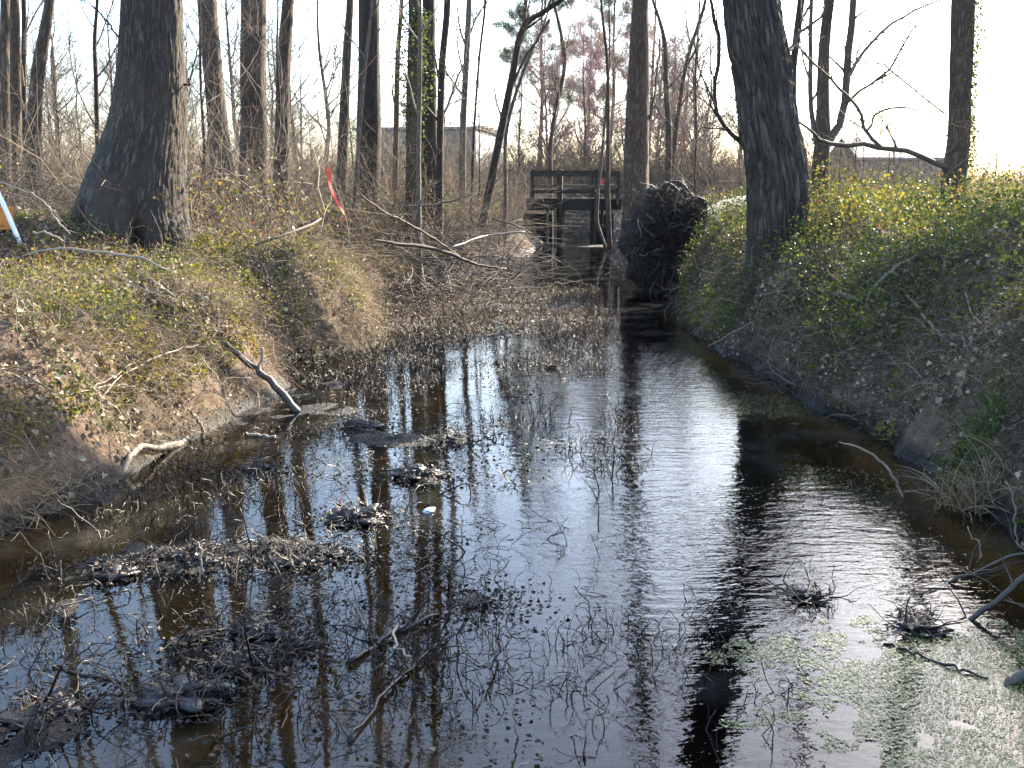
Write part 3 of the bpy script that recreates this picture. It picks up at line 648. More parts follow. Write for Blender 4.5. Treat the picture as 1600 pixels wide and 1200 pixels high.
# ------------------------------------------------------------------ buildings
def building(c, sx, sy, h, rz, rh, mats, label, name):
    z = 1.2
    t = thing(name, (c[0], c[1], z), label, 'building'); cr, sr = math.cos(rz), math.sin(rz)
    def w(x, y): return (c[0] + x * cr - y * sr, c[1] + x * sr + y * cr)
    for (px_, py_, lx, ly, mt) in ((0, -sy / 2, sx, .15, mats[0]), (0, sy / 2, sx, .15, mats[0]), (sx / 2, 0, .15, sy - .16, mats[1]), (-sx / 2, 0, .15, sy - .16, mats[1])):
        a = w(px_, py_); build(box(MB(), (a[0], a[1], z + h / 2), lx, ly, h, rz), 'wall', M[mt], t, smooth=False)
    mb = MB(); o = .25
    V = []
    for (x, y, zz) in ((-sx/2-o, -sy/2-o, 0), (sx/2+o, -sy/2-o, 0), (sx/2+o, sy/2+o, 0), (-sx/2-o, sy/2+o, 0), (-sx/2-o, 0, rh), (sx/2+o, 0, rh)):
        a = w(x, y); V.append((a[0], a[1], z + h + .01 + zz)); 
    V += [(a, b, c_ + .12) for a, b, c_ in V]
    Q = [[0,1,5,4],[2,3,4,5],[6,7,11,10],[8,9,10,11],[0,1,7,6],[2,3,9,8]]; Tt = [[1,2,5],[3,0,4],[7,8,11],[9,6,10]]
    Q += [[1,2,8,7],[3,0,6,9]]
    mb.add(V, q=Q, t=Tt); build(mb, 'roof', M['roof'], t, smooth=False)
    return t, w, z
t, w, z = building((-4.5, 60.5), 6.4, 8.0, 3.8, RA(-10), .3, ('grey_or_shaded_wall', 'white_wall'), 'small building with shade-toned grey front and bright white end wall behind the trunks', 'outbuilding')  # shade on the front wall is put into its grey colour
for k in range(12):   # boards of the white end wall
    a = w(3.2 + .09, 0); build(box(MB(), (a[0], a[1], z + .16 + k * .32), .04, 7.8, .29, RA(-10)), 'board', M['white_wall'], t, smooth=False)
t, w, z = building((20.8, 58), 5.0, 4, 2.2, RA(6), 1.1, ('grey_or_shaded_wall', 'grey_or_shaded_wall'), 'low grey-roofed building half hidden by brush on the right', 'low_building')

relabel('bare saplings in the brush', 'thin bare sapling in the brush %s')
relabel('distant bare trees in the woods', 'distant bare tree in the woods %s')
relabel('pink budding trees behind the footbridge', '%s of six pinkish budding trees behind the footbridge', True)
relabel('grey twiggy trees behind the footbridge', '%s of six grey twiggy small trees behind the footbridge', True)
relabel('shrubs in front of the grey building', '%s of six leafless shrubs before the grey-walled building', True)
# ------------------------------------------------------------------ footbridge
def bridge():
    D0, D1 = 34.0, 35.6
    k = D0 / 1600
    base = PX(885, 372, D0); t = thing('footbridge', (float(base[0]), (D0 + D1) / 2, 0.), 'small dark wooden footbridge with post and rail sides across the stream', 'footbridge')
    def zy(py, D=D0): return float(PX(800, py, D)[2])
    def xx(px_, D=D0): return (px_ - 800) / 1600 * D / ray(800, 320)[1]
    zd = zy(309); zt = zy(272)
    for D, s in ((D0, -1), (D1, 1)):
        x0, x1 = xx(830), xx(946) + (.55 if s > 0 else 0)
        for (za, th, tint) in ((zt, .12, .25), (zt - .38, .09, .7 if s > 0 else .3), (zy(299.5), .12, .2)):
            if s < 0 and abs(za - (zt - .38)) < .01: continue
            build(box(MB(), ((x0 + x1) / 2, D - .07, za), x1 - x0, .045, th, tint=tint, jit=.006), 'rail', M['timber'], t, smooth=False)
        build(box(MB(), ((x0 + x1) / 2, D, zt + .09), x1 - x0, .14, .04, tint=.15, jit=.004), 'handrail', M['timber'], t, smooth=False)
        for px_ in (832, 875, 929, 945 if s < 0 else 970):
            x = (px_ - 800) / 1600 * D0 + (0)
            lo = -.3 if px_ in (875, 929) else zd - .3
            build(box(MB(), (x, D, (zt + .14 + lo) / 2), .11, .11, zt + .14 - lo, tint=.3, jit=.006), 'post', M['timber'], t, smooth=False)
        build(box(MB(), ((x0 + x1) / 2, D - .09 * s * -1 if s > 0 else D + .1, zd - .23), x1 - x0 + .3, .08, .34, tint=.1, jit=.006), 'beam', M['timber'], t, smooth=False)
    x0, x1 = xx(826), xx(952); n = 22; wv = (x1 - x0) / n
    for i in range(n):
        build(box(MB(), (x0 + wv * (i + .5), (D0 + D1) / 2, zd - .035), wv * .92, D1 - D0 - .16 + rng.random() * .05, .045, tint=.3 + .5 * rng.random(), jit=.002), 'plank', M['timber'], t, smooth=False)
    for px_, dy, hh, tn in ((855, .15, 1.1, .9), (867, .1, 1.1, 1), (880, .45, 1.1, .9), (927, .5, 1.1, .4), (940, .2, 1.1, .2), (950, .3, 1.1, .2)):
        z1 = zd - .34; x = (px_ - 800) / 1600 * D0
        m = MB(); tubes(m, [[(x, D0 + dy, -.3), (x + .01, D0 + dy, .5), (x, D0 + dy, z1)]], [[.06, .055, .05]], 10, tint=[tn]); build(m, 'pile', M['timber'], t)
    for j, (a, b) in enumerate(((818, 862), (930, 958))):   # boarded abutments
        for q_ in range(5):
            build(box(MB(), (((a + b) / 2 - 800) / 1600 * D0, D0 + .32, .1 + q_ * .2), (b - a) / 1600 * D0, .08, .196, tint=.0 + .06 * rng.random(), jit=.004), 'abutment_board', M['timber'], t, smooth=False)
    return t
bridge()
# scrap of red tape on the railing
m = MB(); c = PX(941, 283, 33.8)
for a, b in (((-.10, .05), (.02, 0)), ((.10, .06), (-.01, 0)), ((.03, -.14), (0, 0)), ((-.06, -.08), (0, 0))):
    m.add([(c[0] + b[0] - .03, c[1], c[2] + b[1]), (c[0] + b[0] + .03, c[1] - .01, c[2] + b[1]), (c[0] + a[0] + .03, c[1] - .03, c[2] + a[1]), (c[0] + a[0] - .02, c[1] - .02, c[2] + a[1] + .01)], q=[[0, 1, 2, 3]])
solo(m, 'flagging_tape', M['ribbon'], c, 'scrap of red tape tied to the right end of the footbridge railing', 'tape', smooth=False)
# culvert
c = PX(920, 349, 45.2)
th = np.linspace(0, 2 * np.pi, 25)[:-1]; m = MB(); rings = [(.42, -.35), (.42, 3), (.0, 3)]; o_ = [(.50, 3), (.50, -.35), (.42, -.35)]
def lathe_y(prof, c, tint=.5):
    V = np.array([[(c[0] + r * math.cos(a), c[1] + y, c[2] + r * math.sin(a)) for a in th] for r, y in prof]); K = len(prof); n = 24
    kk = np.arange(K - 1)[:, None] * n; ss = np.arange(n)[None]; return MB().add(V, q=np.stack([kk + ss, kk + (ss + 1) % n, kk + n + (ss + 1) % n, kk + n + ss], -1).reshape(-1, 4), tint=tint)
t = thing('culvert_pipe', (float(c[0]), float(c[1]), float(c[2]) - .5), 'round dark culvert pipe in the bank beyond the footbridge', 'culvert')
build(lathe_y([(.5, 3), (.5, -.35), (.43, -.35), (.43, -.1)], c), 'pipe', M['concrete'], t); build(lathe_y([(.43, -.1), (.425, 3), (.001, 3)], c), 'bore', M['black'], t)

# ------------------------------------------------------------------ tipped root plate with its fallen trunk
def rootplate():
    r = np.random.default_rng(31); D = 18.0; c = PX(1046, 375, D); t = thing('tipped_root_plate', (float(c[0]), D, 0.), 'black upturned root plate of a fallen tree at the right water edge', 'root plate')
    nu, nv = 90, 60; u = np.linspace(0, 2 * np.pi, nu + 1)[:-1]; v = np.linspace(0, np.pi, nv)
    U, V = np.meshgrid(u, v); d = np.stack([np.sin(V) * np.cos(U), np.sin(V) * np.sin(U), np.cos(V)], -1)
    n = fbm(d[..., 0] * 2 + 3, d[..., 1] * 2, d[..., 2] * 2, 4)
    rr = 1 + .36 * n
    P = d * rr[..., None] * np.array([.74, .42, .98]); P[..., 0] += .12 * P[..., 2] * -1
    P = P + np.array([c[0], D + .1, .78])
    ii = np.arange(nu * nv).reshape(nv, nu); q = np.stack([ii[:-1], np.roll(ii[:-1], -1, 1), np.roll(ii[1:], -1, 1), ii[1:]], -1).reshape(-1, 4)
    build(MB().add(P, q=q, tint=.4), 'soil_mass', M['soil'], t)
    # roots radiating over the plate
    for k in range(70):
        a = r.uniform(0, 6.28); e = r.uniform(.3, 1.0)
        p0 = np.array([c[0] + .15 * math.cos(a), D - .30, .8 + .2 * math.sin(a)])
        p1 = np.array([c[0] + .62 * e * math.cos(a), D - .42 + .1 * r.random(), .8 + .9 * e * math.sin(a)])
        p2 = p1 + np.array([.28 * math.cos(a + r.normal() * .8), -.12 + r.normal() * .12, .28 * math.sin(a + r.normal() * .8)])
        p3 = p2 + r.normal(size=3) * .12 + np.array([0, 0, -.10])
        p3[2] = max(p3[2], -.05); p2[2] = max(p2[2], 0)
        pp, ra, _ = resample([p0, p1, p2, p3], [.028 * r.uniform(.5, 1.3), .015, .008, .003], n=12)
        pp = pp + r.normal(size=pp.shape) * .012
        build(tubes(MB(), pp, ra, 6), 'root', M['stick_dark'] if k % 5 else M['twig_grey'], t)
    for (a, b, c_) in (((1022, 330), (1040, 286), (1062, 318)), ((1040, 300), (1060, 284), (1085, 335)), ((1075, 320), (1100, 312), (1112, 350))):
        pp, ra, _ = resample([PX(*a, 17.8), PX((a[0] + b[0]) / 2 - 3, (a[1] + b[1]) / 2 - 8, 17.7), PX(*b, 17.7), PX((b[0] + c_[0]) / 2 + 6, (b[1] + c_[1]) / 2 - 8, 17.7), PX(*c_, 17.8)], [.024, .02, .018, .016, .01], n=16)
        build(tubes(MB(), pp, ra, 7), 'root', M['stick_dark'], t)
    m = MB(); n = 3200
    pts = np.stack([c[0] + r.normal(size=n) * .40, D - .36 + r.normal(size=n) * .08, .8 + r.normal(size=n) * .48], -1)
    pts[:, 2] = np.clip(pts[:, 2], .02, 1.75)
    d = r.normal(size=(n, 3)); d[:, 1] -= .6; d = norm(d); K = 5; path = [pts]; q_ = pts
    for k in range(K - 1): d = norm(d + r.normal(size=(n, 3)) * .5 + np.array([0, 0, -.2])); q_ = q_ + d * r.uniform(.015, .06, (n, 1)); path.append(q_)
    tubes(m, np.stack(path, 1), np.linspace(.006, .002, K)[None] * np.ones((n, 1)), 3); build(m, 'rootlets', M['soil'], t, kind='stuff')
    # the trunk lying away up the bank
    a = np.array([c[0] + .2, D + .3, .95]); b = PX(1150, 324, 20.5); e = b + (b - a) * .9; e[2] = b[2] + .05
    pp, ra, _ = resample([a, b, e], [.26, .21, .17], n=14); build(tubes(MB(), pp, ra, 16, cap=True), 'fallen_trunk', M['log_grey'], t)
rootplate()

# ------------------------------------------------------------------ small marked things on the left bank
def ribbon_flag():
    D = 11.2; pts = [(515, 266), (514, 280), (518, 296), (525, 312), (533, 326), (538, 336), (537, 346)]
    c = [PX(x, y, D) for x, y in pts]; c, _, _ = resample(c, [1] * len(c), n=22)
    tw = np.linspace(.2, 1.9, 22) + .5 * np.sin(np.linspace(0, 7, 22)); w = .024 * np.linspace(1, .75, 22)
    s = np.stack([np.cos(tw), np.sin(tw) * .8, 0 * tw], -1) * w[:, None]
    V = np.concatenate([c - s, c + s, c - s + [0, .002, 0], c + s + [0, .002, 0]]); n = 22; k = np.arange(n - 1)
    q = np.concatenate([np.stack([k, k + n, k + n + 1, k + 1], -1), np.stack([k + 2 * n, k + 2 * n + 1, k + 3 * n + 1, k + 3 * n], -1)])
    base = hit(552, 402); base[1] = D; base[2] = H1(base[0], D)
    t = thing('flagging_ribbon', tuple(map(float, base)), 'bright pink flagging ribbon hanging from a thin stem in the left brush', 'flagging ribbon')
    build(MB().add(V, q=q), 'ribbon', M['ribbon'], t)
    top = c[0]
    m = MB(); 
    for dx, dz in ((-.055, -.015), (-.05, .02), (.03, .03)):
        m.add([top, top + [dx * .5, -.01, dz + .012], top + [dx, 0, dz], top + [dx * .5, .01, dz - .012]], q=[[0, 1, 2, 3]])
    build(m, 'knot', M['ribbon'], t, smooth=False)
    pp, ra, _ = resample([base - [0, 0, .1], PX(546, 375, D), PX(540, 340, D + .02), PX(528, 300, D + .03), PX(514, 262, D)], [.005, .004, .004, .003, .002], n=12); build(tubes(MB(), pp, ra, 5), 'stem', M['stick_pale'], t)
ribbon_flag()
g0 = hit(35, 386); D = float(g0[1])
a = PX(35, 384, D); b = PX(-6, 296, D)
m = MB(); pp, ra, _ = resample([a - [0, 0, .04], (a + b) / 2, b + (b - a) * .6], [.024, .024, .024], n=6); tubes(m, pp, ra, 14, cap=True)
solo(m, 'white_pole', M['pole'], a, 'white plastic pole leaning at the left edge of the photo', 'pole')
c = PX(5, 366, D + .15); gz = H1(c[0], c[1])
t = thing('orange_box', (float(c[0]), float(c[1]), gz), 'orange plastic box on the bank behind the white pole', 'box')
build(box(MB(), (c[0], c[1], gz + .09), .20, .16, .20, .3), 'body', M['orange'], t, smooth=False); build(box(MB(), (c[0], c[1], gz + .205), .215, .175, .025, .3), 'lid', M['orange'], t, smooth=False)

# ------------------------------------------------------------------ named logs, roots and sticks
def stick(pts, mat, label, name='dead_stick', cat='stick', lift=.02, group=None, side=0, D=None, twigs=0, seed=0, jag=.006, surf=True):
    """pts: (px, py, width_px[, lift]); laid on the ground (or at depth D)"""
    r = np.random.default_rng(900 + seed); P = []; R = []
    for p in pts:
        x, y, w = p[:3]; dz = p[3] if len(p) > 3 else 0
        if D is None: q = hit(x, y + dz * 0); 
        else: q = PX(x, y, D if np.isscalar(D) else np.interp(x, D[0], D[1]))
        P.append(q); R.append(w * .37 / 1600 * q[1])
    P = np.array(P); 
    if D is None: P[:, 2] += np.array(R) * .6 + lift
    pp, ra, _ = resample(P, R, n=max(10, 4 * len(P))); pp = pp + r.normal(size=pp.shape) * jag
    m = MB(); wet = mat == 'wet_stem'; tubes(m, pp, ra, 9 if max(R) > .015 else 6, cap=True, tint=[r.uniform(.0, .35) if wet else r.uniform(.2, .8)])
    if twigs:
        b, rb = grow(r, pp, ra, twigs, (.2, .95), (.15, .5), (30, 70), .3, .2, 6, .5, .3, .0012); tubes(m, b, rb, 4, tint=r.random(len(b)) * (.5 if wet else 1))
    base = P[0] if P[0][2] < P[-1][2] else P[-1]
    return solo(m, name, M[mat], tuple(map(float, base)), label, cat, group)
stick([(346, 533, 9), (385, 565, 13), (420, 592, 15), (445, 620, 17), (466, 646, 19)], 'stick_dark', 'dark log slanting from the left bank down into the water', 'slanting_log', 'log', D=([346, 466], [8.1, 7.9]), seed=1, twigs=0)
stick([(404, 577, 6), (409, 560, 6), (410, 541, 6)], 'stick_pale', 'short pale stub standing up from the dark slanting log', 'branch_stub', 'stub', D=8.0, seed=2)
stick([(186, 752, 12), (196, 722, 14), (222, 700, 13), (245, 700, 13), (270, 696, 18), (299, 686, 16)], 'stick_pale', 'thick pale curved root along the waterline of the left bank', 'bank_root', 'root', D=([186, 299], [6.0, 7.0]), seed=3)
stick([(299, 687, 8), (313, 688, 8), (317, 672, 8), (305, 652, 7), (298, 640, 6)], 'twig_grey', 'hooked grey root end above the thick pale root', 'bank_root', 'root', D=7.0, seed=4)
stick([(35, 400, 4), (90, 388, 6), (160, 394, 6), (210, 402, 6), (262, 420, 5)], 'stick_pale', 'long bleached stick curving below the massive tree', seed=5, D=([35, 262], [8.0, 8.2]))
stick([(50, 364, 5), (75, 364, 5), (98, 378, 4)], 'stick_pale', 'short bent bleached stick right of the white pole', seed=6, D=8.6)
stick([(0, 592, 4), (40, 607, 5), (65, 618, 5), (88, 637, 4)], 'stick_pale', 'bleached stick at the left edge halfway up the bank', seed=7, lift=.05)
stick([(152, 652, 3), (190, 612, 4), (235, 580, 4), (310, 555, 3)], 'stick_pale', 'long pale dry stalk slanting over the left bank', seed=8, lift=.08)
stick([(88, 643, 3), (150, 620, 4), (210, 582, 3)], 'stick_pale', 'pale dry stalk lying lower left of the long slanting one', seed=9, lift=.06)
stick([(150, 622, 3), (200, 617, 3), (240, 620, 3), (255, 600, 3)], 'stick_pale', 'pale stalk with a hooked right end on the left bank', seed=10, lift=.05)
stick([(200, 425, 6), (245, 452, 6), (285, 482, 5), (312, 502, 4)], 'stick_pale', 'straight greyish stick pointing down the left bank', seed=11, lift=.04)
stick([(382, 682, 6), (405, 683, 7), (432, 687, 6)], 'stick_pale', 'short pale stick floating by the left waterline', seed=12, lift=.01)
stick([(140, 765, 3), (155, 740, 3), (147, 715, 3)], 'stick_pale', 'small bowed twig by the left waterline near the curved root', seed=13, lift=.06)
stick([(400, 400, 4), (430, 388, 5), (455, 376, 5), (480, 370, 5)], 'twig_grey', 'forked bleached branch on the bank below the pink ribbon', 'dead_branch', 'branch', seed=14, twigs=4, lift=.1)
stick([(580, 375, 5), (620, 381, 7), (665, 386, 8), (700, 395, 8), (740, 412, 6), (790, 420, 4)], 'twig_grey', 'long grey fallen branch reaching across the left shore', 'fallen_branch', 'branch', D=([580, 790], [15.5, 17.5]), seed=15, twigs=9)
stick([(560, 300, 3), (590, 325, 4), (635, 348, 5), (670, 368, 5), (720, 402, 4)], 'twig_grey', 'grey branch slanting down to the right over the fallen branch', 'fallen_branch', 'branch', D=([560, 720], [14.5, 17]), seed=16, twigs=8)
stick([(630, 322, 3), (690, 318, 5), (740, 302, 3)], 'twig_grey', 'pale level branch in front of the slim pale trunk', 'fallen_branch', 'branch', D=16, seed=17, twigs=3)
stick([(642, 352, 3), (655, 318, 4), (672, 284, 5)], 'twig_grey', 'pale broken branch standing slantwise by the slim pale trunk', 'fallen_branch', 'branch', D=16, seed=18, twigs=2)
stick([(702, 388, 4), (760, 368, 5), (820, 362, 3)], 'stick_dark', 'dark arched branch over the left shore by the footbridge', 'fallen_branch', 'branch', D=([702, 820], [19, 23]), seed=19, twigs=6)
stick([(768, 341, 3), (800, 350, 4), (830, 365, 4)], 'twig_grey', 'pale stick sloping to the water left of the footbridge piles', 'fallen_branch', 'branch', D=26, seed=20, twigs=3)
stick([(590, 395, 3), (690, 404, 3), (780, 400, 3)], 'twig_grey', 'thin level branch below the long grey fallen branch', 'fallen_branch', 'branch', D=17, seed=21, twigs=7)
stick([(300, 255, 3), (355, 268, 4), (385, 290, 4), (425, 325, 4)], 'stick_pale', 'pale fallen branch angled through the brush right of the massive tree', 'fallen_branch', 'branch', D=13, seed=22, twigs=5)
stick([(320, 335, 3), (355, 318, 3), (395, 300, 3)], 'stick_pale', 'thin pale branch rising in the brush right of the massive tree', 'fallen_branch', 'branch', D=12.5, seed=23, twigs=3)
stick([(0, 285, 3), (35, 297, 3), (72, 318, 3), (90, 345, 3), (110, 365, 3)], 'stick_pale', 'arched pale cane in the brush above the white pole', 'fallen_branch', 'branch', D=10, seed=24, twigs=4)
# right side
stick([(1180, 480, 6), (1265, 470, 8), (1300, 478, 10), (1350, 492, 9)], 'twig_grey', 'crooked grey branch lying across the shaded right bank', 'fallen_branch', 'branch', seed=30, lift=.1, twigs=5)
stick([(1353, 490, 8), (1358, 462, 8), (1385, 430, 9), (1430, 400, 7)], 'twig_grey', 'branch curving up the right bank from the crooked grey one', 'fallen_branch', 'branch', D=([1353, 1430], [8.3, 8.6]), seed=31, twigs=3)
stick([(1105, 560, 3), (1180, 520, 4), (1262, 478, 5)], 'twig_grey', 'thin straight branch sloping from the crooked one to the water', 'fallen_branch', 'branch', seed=32, lift=.12)
stick([(1415, 477, 5), (1445, 515, 6), (1478, 556, 4)], 'stick_pale', 'pale straight stick leaning on the right bank', seed=33, lift=.08)
stick([(1508, 475, 4), (1515, 500, 4), (1530, 528, 3)], 'stick_pale', 'small pale twig on the right bank near the right edge', seed=34, lift=.08)
stick([(1492, 505, 3), (1500, 540, 4), (1510, 568, 4)], 'stick_pale', 'pale upright twig on the right bank above the green tussock', seed=35, lift=.08)
stick([(1310, 692, 3), (1350, 702, 5), (1385, 730, 6), (1405, 762, 6), (1411, 800, 6)], 'stick_pale', 'arching reed stem over the water by the right bank', 'arching_reed', 'reed', D=5.6, seed=36)
stick([(1465, 1000, 9), (1530, 960, 12), (1600, 905, 15), (1680, 850, 16)], 'stick_dark', 'dark straight branch dipping into the water at the lower right', 'fallen_branch', 'branch', D=3.9, seed=37, twigs=8)
stick([(1400, 945, 5), (1500, 900, 7), (1620, 855, 8)], 'stick_dark', 'thin branch above the dark straight one at the lower right', 'fallen_branch', 'branch', D=4.3, seed=38, twigs=8)
stick([(1545, 1090, 20), (1575, 1068, 22), (1640, 1040, 26)], 'stick_dark', 'wet stubby log end at the right edge of the duckweed', 'log_end', 'log', D=3.35, seed=39)
stick([(1385, 1008, 6), (1440, 1030, 7), (1500, 1050, 7), (1545, 1062, 5)], 'wet_stem', 'dark submerged stick lying along the top of the duckweed', seed=40, lift=.003)
stick([(1510, 825, 3), (1530, 850, 4), (1534, 880, 4)], 'stick_pale', 'short curled twig over dark water at the right', seed=41, D=4.6)
stick([(1576, 752, 4), (1585, 790, 4), (1590, 850, 5), (1610, 870, 5)], 'stick_pale', 'curved pale root hanging from the right bank edge', seed=42, D=4.6)
stick([(415, 1060, 3), (440, 1010, 4)], 'wet_stem', 'wet stick', seed=43, lift=.05)['label'] = 'short wet stick poking up at the lower left of the channel'
stick([(85, 1042, 6), (130, 1056, 7), (165, 1062, 6), (212, 1077, 4)], 'wet_stem', 'nearly straight dark stick floating at the lower left', seed=44, lift=.002)
stick([(545, 1165, 8), (590, 1105, 9), (640, 1050, 10), (700, 1005, 8)], 'wet_stem', 'dark wet branch slanting in the lower middle of the channel', 'wet_branch', 'branch', seed=45, lift=.01, twigs=12)
stick([(545, 1040, 12), (600, 1005, 14), (690, 965, 9)], 'wet_stem', 'dark wet branch just above the slanting one in the channel', 'wet_branch', 'branch', seed=46, lift=.01, twigs=10)
stick([(620, 990, 6), (616, 1010, 6), (624, 1030, 5), (640, 1045, 4)], 'stick_pale', 'small pale crooked stick by the dark wet branches', seed=47, lift=.04)
stick([(800, 1060, 3), (802, 1100, 4), (807, 1160, 5)], 'stick_pale', 'upright thin reed stem at the bottom middle', 'reed_stalk', 'reed', D=2.98, seed=48)
stick([(790, 1018, 3), (803, 1085, 4)], 'wet_stem', 'slim dark stem leaning beside the upright reed stem', 'reed_stalk', 'reed', D=3.05, seed=49)
stick([(312, 845, 6), (316, 880, 5), (306, 925, 5), (296, 960, 5)], 'stick_pale', 'pale zigzag stem rising from the muck at the left', 'zigzag_stick', 'stick', D=4.3, seed=50)

# ------------------------------------------------------------------ muck clumps with rootlets, standing in the shallows
def clump(px_, py_, r0, seed, label):
    r = np.random.default_rng(500 + seed); c = hit(px_, py_); c[2] = 0
    t = thing('muck_clump', tuple(map(float, c)), label, 'mud clump', 'black muck clumps in the shallows')
    nu, nv = 36, 14; u = np.linspace(0, 2 * np.pi, nu + 1)[:-1]; v = np.linspace(0, np.pi / 2 + .3, nv); U, V = np.meshgrid(u, v)
    d = np.stack([np.sin(V) * np.cos(U), np.sin(V) * np.sin(U), np.cos(V)], -1)
    n = fbm(d[..., 0] * 2.5 + seed, d[..., 1] * 2.5, d[..., 2] * 2.5, 4)
    P = d * (1 + .75 * n)[..., None] * np.array([r0, r0 * .8, r0 * .32]) + c
    ii = np.arange(nu * nv).reshape(nv, nu); q = np.stack([ii[:-1], ii[1:], np.roll(ii[1:], -1, 1), np.roll(ii[:-1], -1, 1)], -1).reshape(-1, 4)
    build(MB().add(P, q=q, tint=r.random()), 'mud_body', M['muck'], t)
    m = MB(); n = 60; a = r.uniform(0, 6.28, n); rr = r0 * r.uniform(.2, 1.5, n)
    p0 = np.stack([c[0] + np.cos(a) * rr, c[1] + np.sin(a) * rr, np.maximum(.0, r0 * .4 * (1 - rr / r0 / 1.3)) + 0 * a], -1)
    dd = norm(np.stack([np.cos(a) * .6 + r.normal(size=n) * .5, np.sin(a) * .6 + r.normal(size=n) * .5, np.abs(r.normal(size=n)) * .35], -1)); path = [p0]; q_ = p0
    for k in range(5): dd = norm(dd + r.normal(size=(n, 3)) * .55 + [0, 0, -.2]); q_ = q_ + dd * r.uniform(.01, .055, (n, 1)); q_[:, 2] = np.maximum(q_[:, 2], -.004); path.append(q_)
    tubes(m, np.stack(path, 1), np.linspace(.0026, .001, 6)[None] * r.uniform(.6, 1.4, (n, 1)), 4, tint=r.random(n) ** 1.4)
    build(m, 'rootlets', M['wet_stem'], t)
    m = MB(); n = 12; leaves(m, np.stack([c[0] + r.normal(size=n) * r0 * .7, c[1] + r.normal(size=n) * r0 * .6, r0 * .40 + r.uniform(0, .02, n)], -1), .024, r, 1.5, tint=r.random(n) ** 2 * .8, fold=.08); build(m, 'dead_leaves', M['leaf_dead'], t, smooth=False)
CL = [(560, 812, .13, 'muck clump with pale rim in the middle of the channel'), (652, 742, .13, 'sunlit twig-topped muck clump left of mid channel'), (515, 868, .07, 'small pointed muck clump right of the long muck bar'),
      (455, 880, .09, 'glistening muck clump at the right end of the long muck bar'), (405, 735, .07, 'small muck clump nearest the left bank'), (565, 668, .12, 'muck clump below the reflection of the pink ribbon'),
      (700, 690, .08, 'muck clump with bent stems just right of the sunlit one'), (300, 868, .10, 'tangled muck clump in the long muck bar'), (175, 890, .10, 'muck clump at the left end of the long muck bar'),
      (405, 985, .08, 'muck clump with an upright horn-like root'), (285, 1085, .13, 'large rounded muck clump at the lower left'), (70, 1115, .09, 'muck clump in the bottom left corner'),
      (365, 1035, .06, 'small muck clump between the horned one and the large one'), (745, 945, .05, 'tiny muck clump in the middle foreground'), (470, 1010, .05, 'little muck clump with leaning stem'),
      (1265, 935, .07, 'lone dark clump in open water at the right'), (1435, 985, .08, 'dark clump where branches meet the water at the right'), (862, 575, .07, 'low clump in the far open water')]
for i, (x, y, r0, lab) in enumerate(CL): clump(x, y, r0, i, lab)

# pale translucent scrap caught among the clumps
c = hit(675, 798); m = MB(); th_ = np.linspace(0, 2 * np.pi, 15)[:-1]
V = []; prof = [(0, .001), (.004, .022), (.03, .028), (.06, .024), (.08, .014), (.095, .010), (.096, .001)]
ax = norm(np.array([.45, .9, .0])); sdv = np.array([ax[1], -ax[0], 0])
for s_, rr in prof:
    for a in th_: V.append(c + ax * (s_ - .07) + sdv * rr * math.cos(a) + np.array([0, 0, 1]) * (rr * math.sin(a) * .6 + .008))
ii = np.arange(len(prof) * 14).reshape(len(prof), 14); m.add(V, q=np.stack([ii[:-1], np.roll(ii[:-1], -1, 1), np.roll(ii[1:], -1, 1), ii[1:]], -1).reshape(-1, 4))
solo(m, 'plastic_scrap', M['clear'], c, 'pale shiny scrap floating between the muck clumps', 'litter')

# ------------------------------------------------------------------ countable dead stems standing in the water
def stem_mesh(seed):
    r = np.random.default_rng(seed); m = MB(); L = r.uniform(.12, .30); d = norm(np.array([r.normal() * .35, r.normal() * .35, 1.])); q_ = np.array([0, 0, -.06]); path = [q_]
    for k in range(7):
        if k in (3, 5) and r.random() < .6: d = norm(d + r.normal(size=3) * .8)
        d = norm(d + r.normal(size=3) * .2); q_ = q_ + d * L / 6; path.append(q_)
    P = np.array(path); R = np.linspace(.0042, .0018, 8) * r.uniform(.7, 1.2); tubes(m, P, R, 5, tint=[r.random() ** 2], cap=True)
    if r.random() < .7:
        b, rb = grow(r, P, R, 3, (.3, .9), (.05, .14), (30, 80), .1, .3, 5, .7, .5, .001); tubes(m, b, rb, 4)
    return m
sm = [stem_mesh(700 + i).mesh('dead_stem', M['wet_stem'], True) for i in range(24)]
r_ = np.random.default_rng(88); cnt = 0
cl_xy = np.array([hit(x, y)[:2] for x, y, _, _ in CL])
while cnt < 290:
    if r_.random() < .55:
        c = cl_xy[r_.integers(0, 15)] + r_.normal(size=2) * .32
    else: c = np.array([r_.uniform(-2.2, .9), r_.uniform(2.7, 12) ])
    if c[1] < 2.5 or in_stream(c[0], c[1], -.12) == False or c[0] > 1.0 - .03 * c[1] + .3: continue
    o = thing('dead_stalk', (float(c[0]), float(c[1]), 0.), 'thin crooked dead stem standing in the shallow water', 'dead stalk', 'dead stems standing in the shallows', sm[cnt % 24])
    s = r_.uniform(.6, 1.35); o.scale = (s, s, s); o.rotation_euler = (r_.normal() * .25, r_.normal() * .25, r_.uniform(0, 6.28)); cnt += 1

# ------------------------------------------------------------------ masses nobody could count
rs = np.random.default_rng(4)
def scatter(n, x0, x1, y0, y1, power=1.0):
    u = rs.random(n); y = y0 + (y1 - y0) * u ** power; x = x0 + (x1 - x0) * rs.random(n); return x, y
def bankmask(x, y):
    xl = np.interp(y, YL, XL); xr = np.interp(y, YR, XR); return xl - x, x - xr

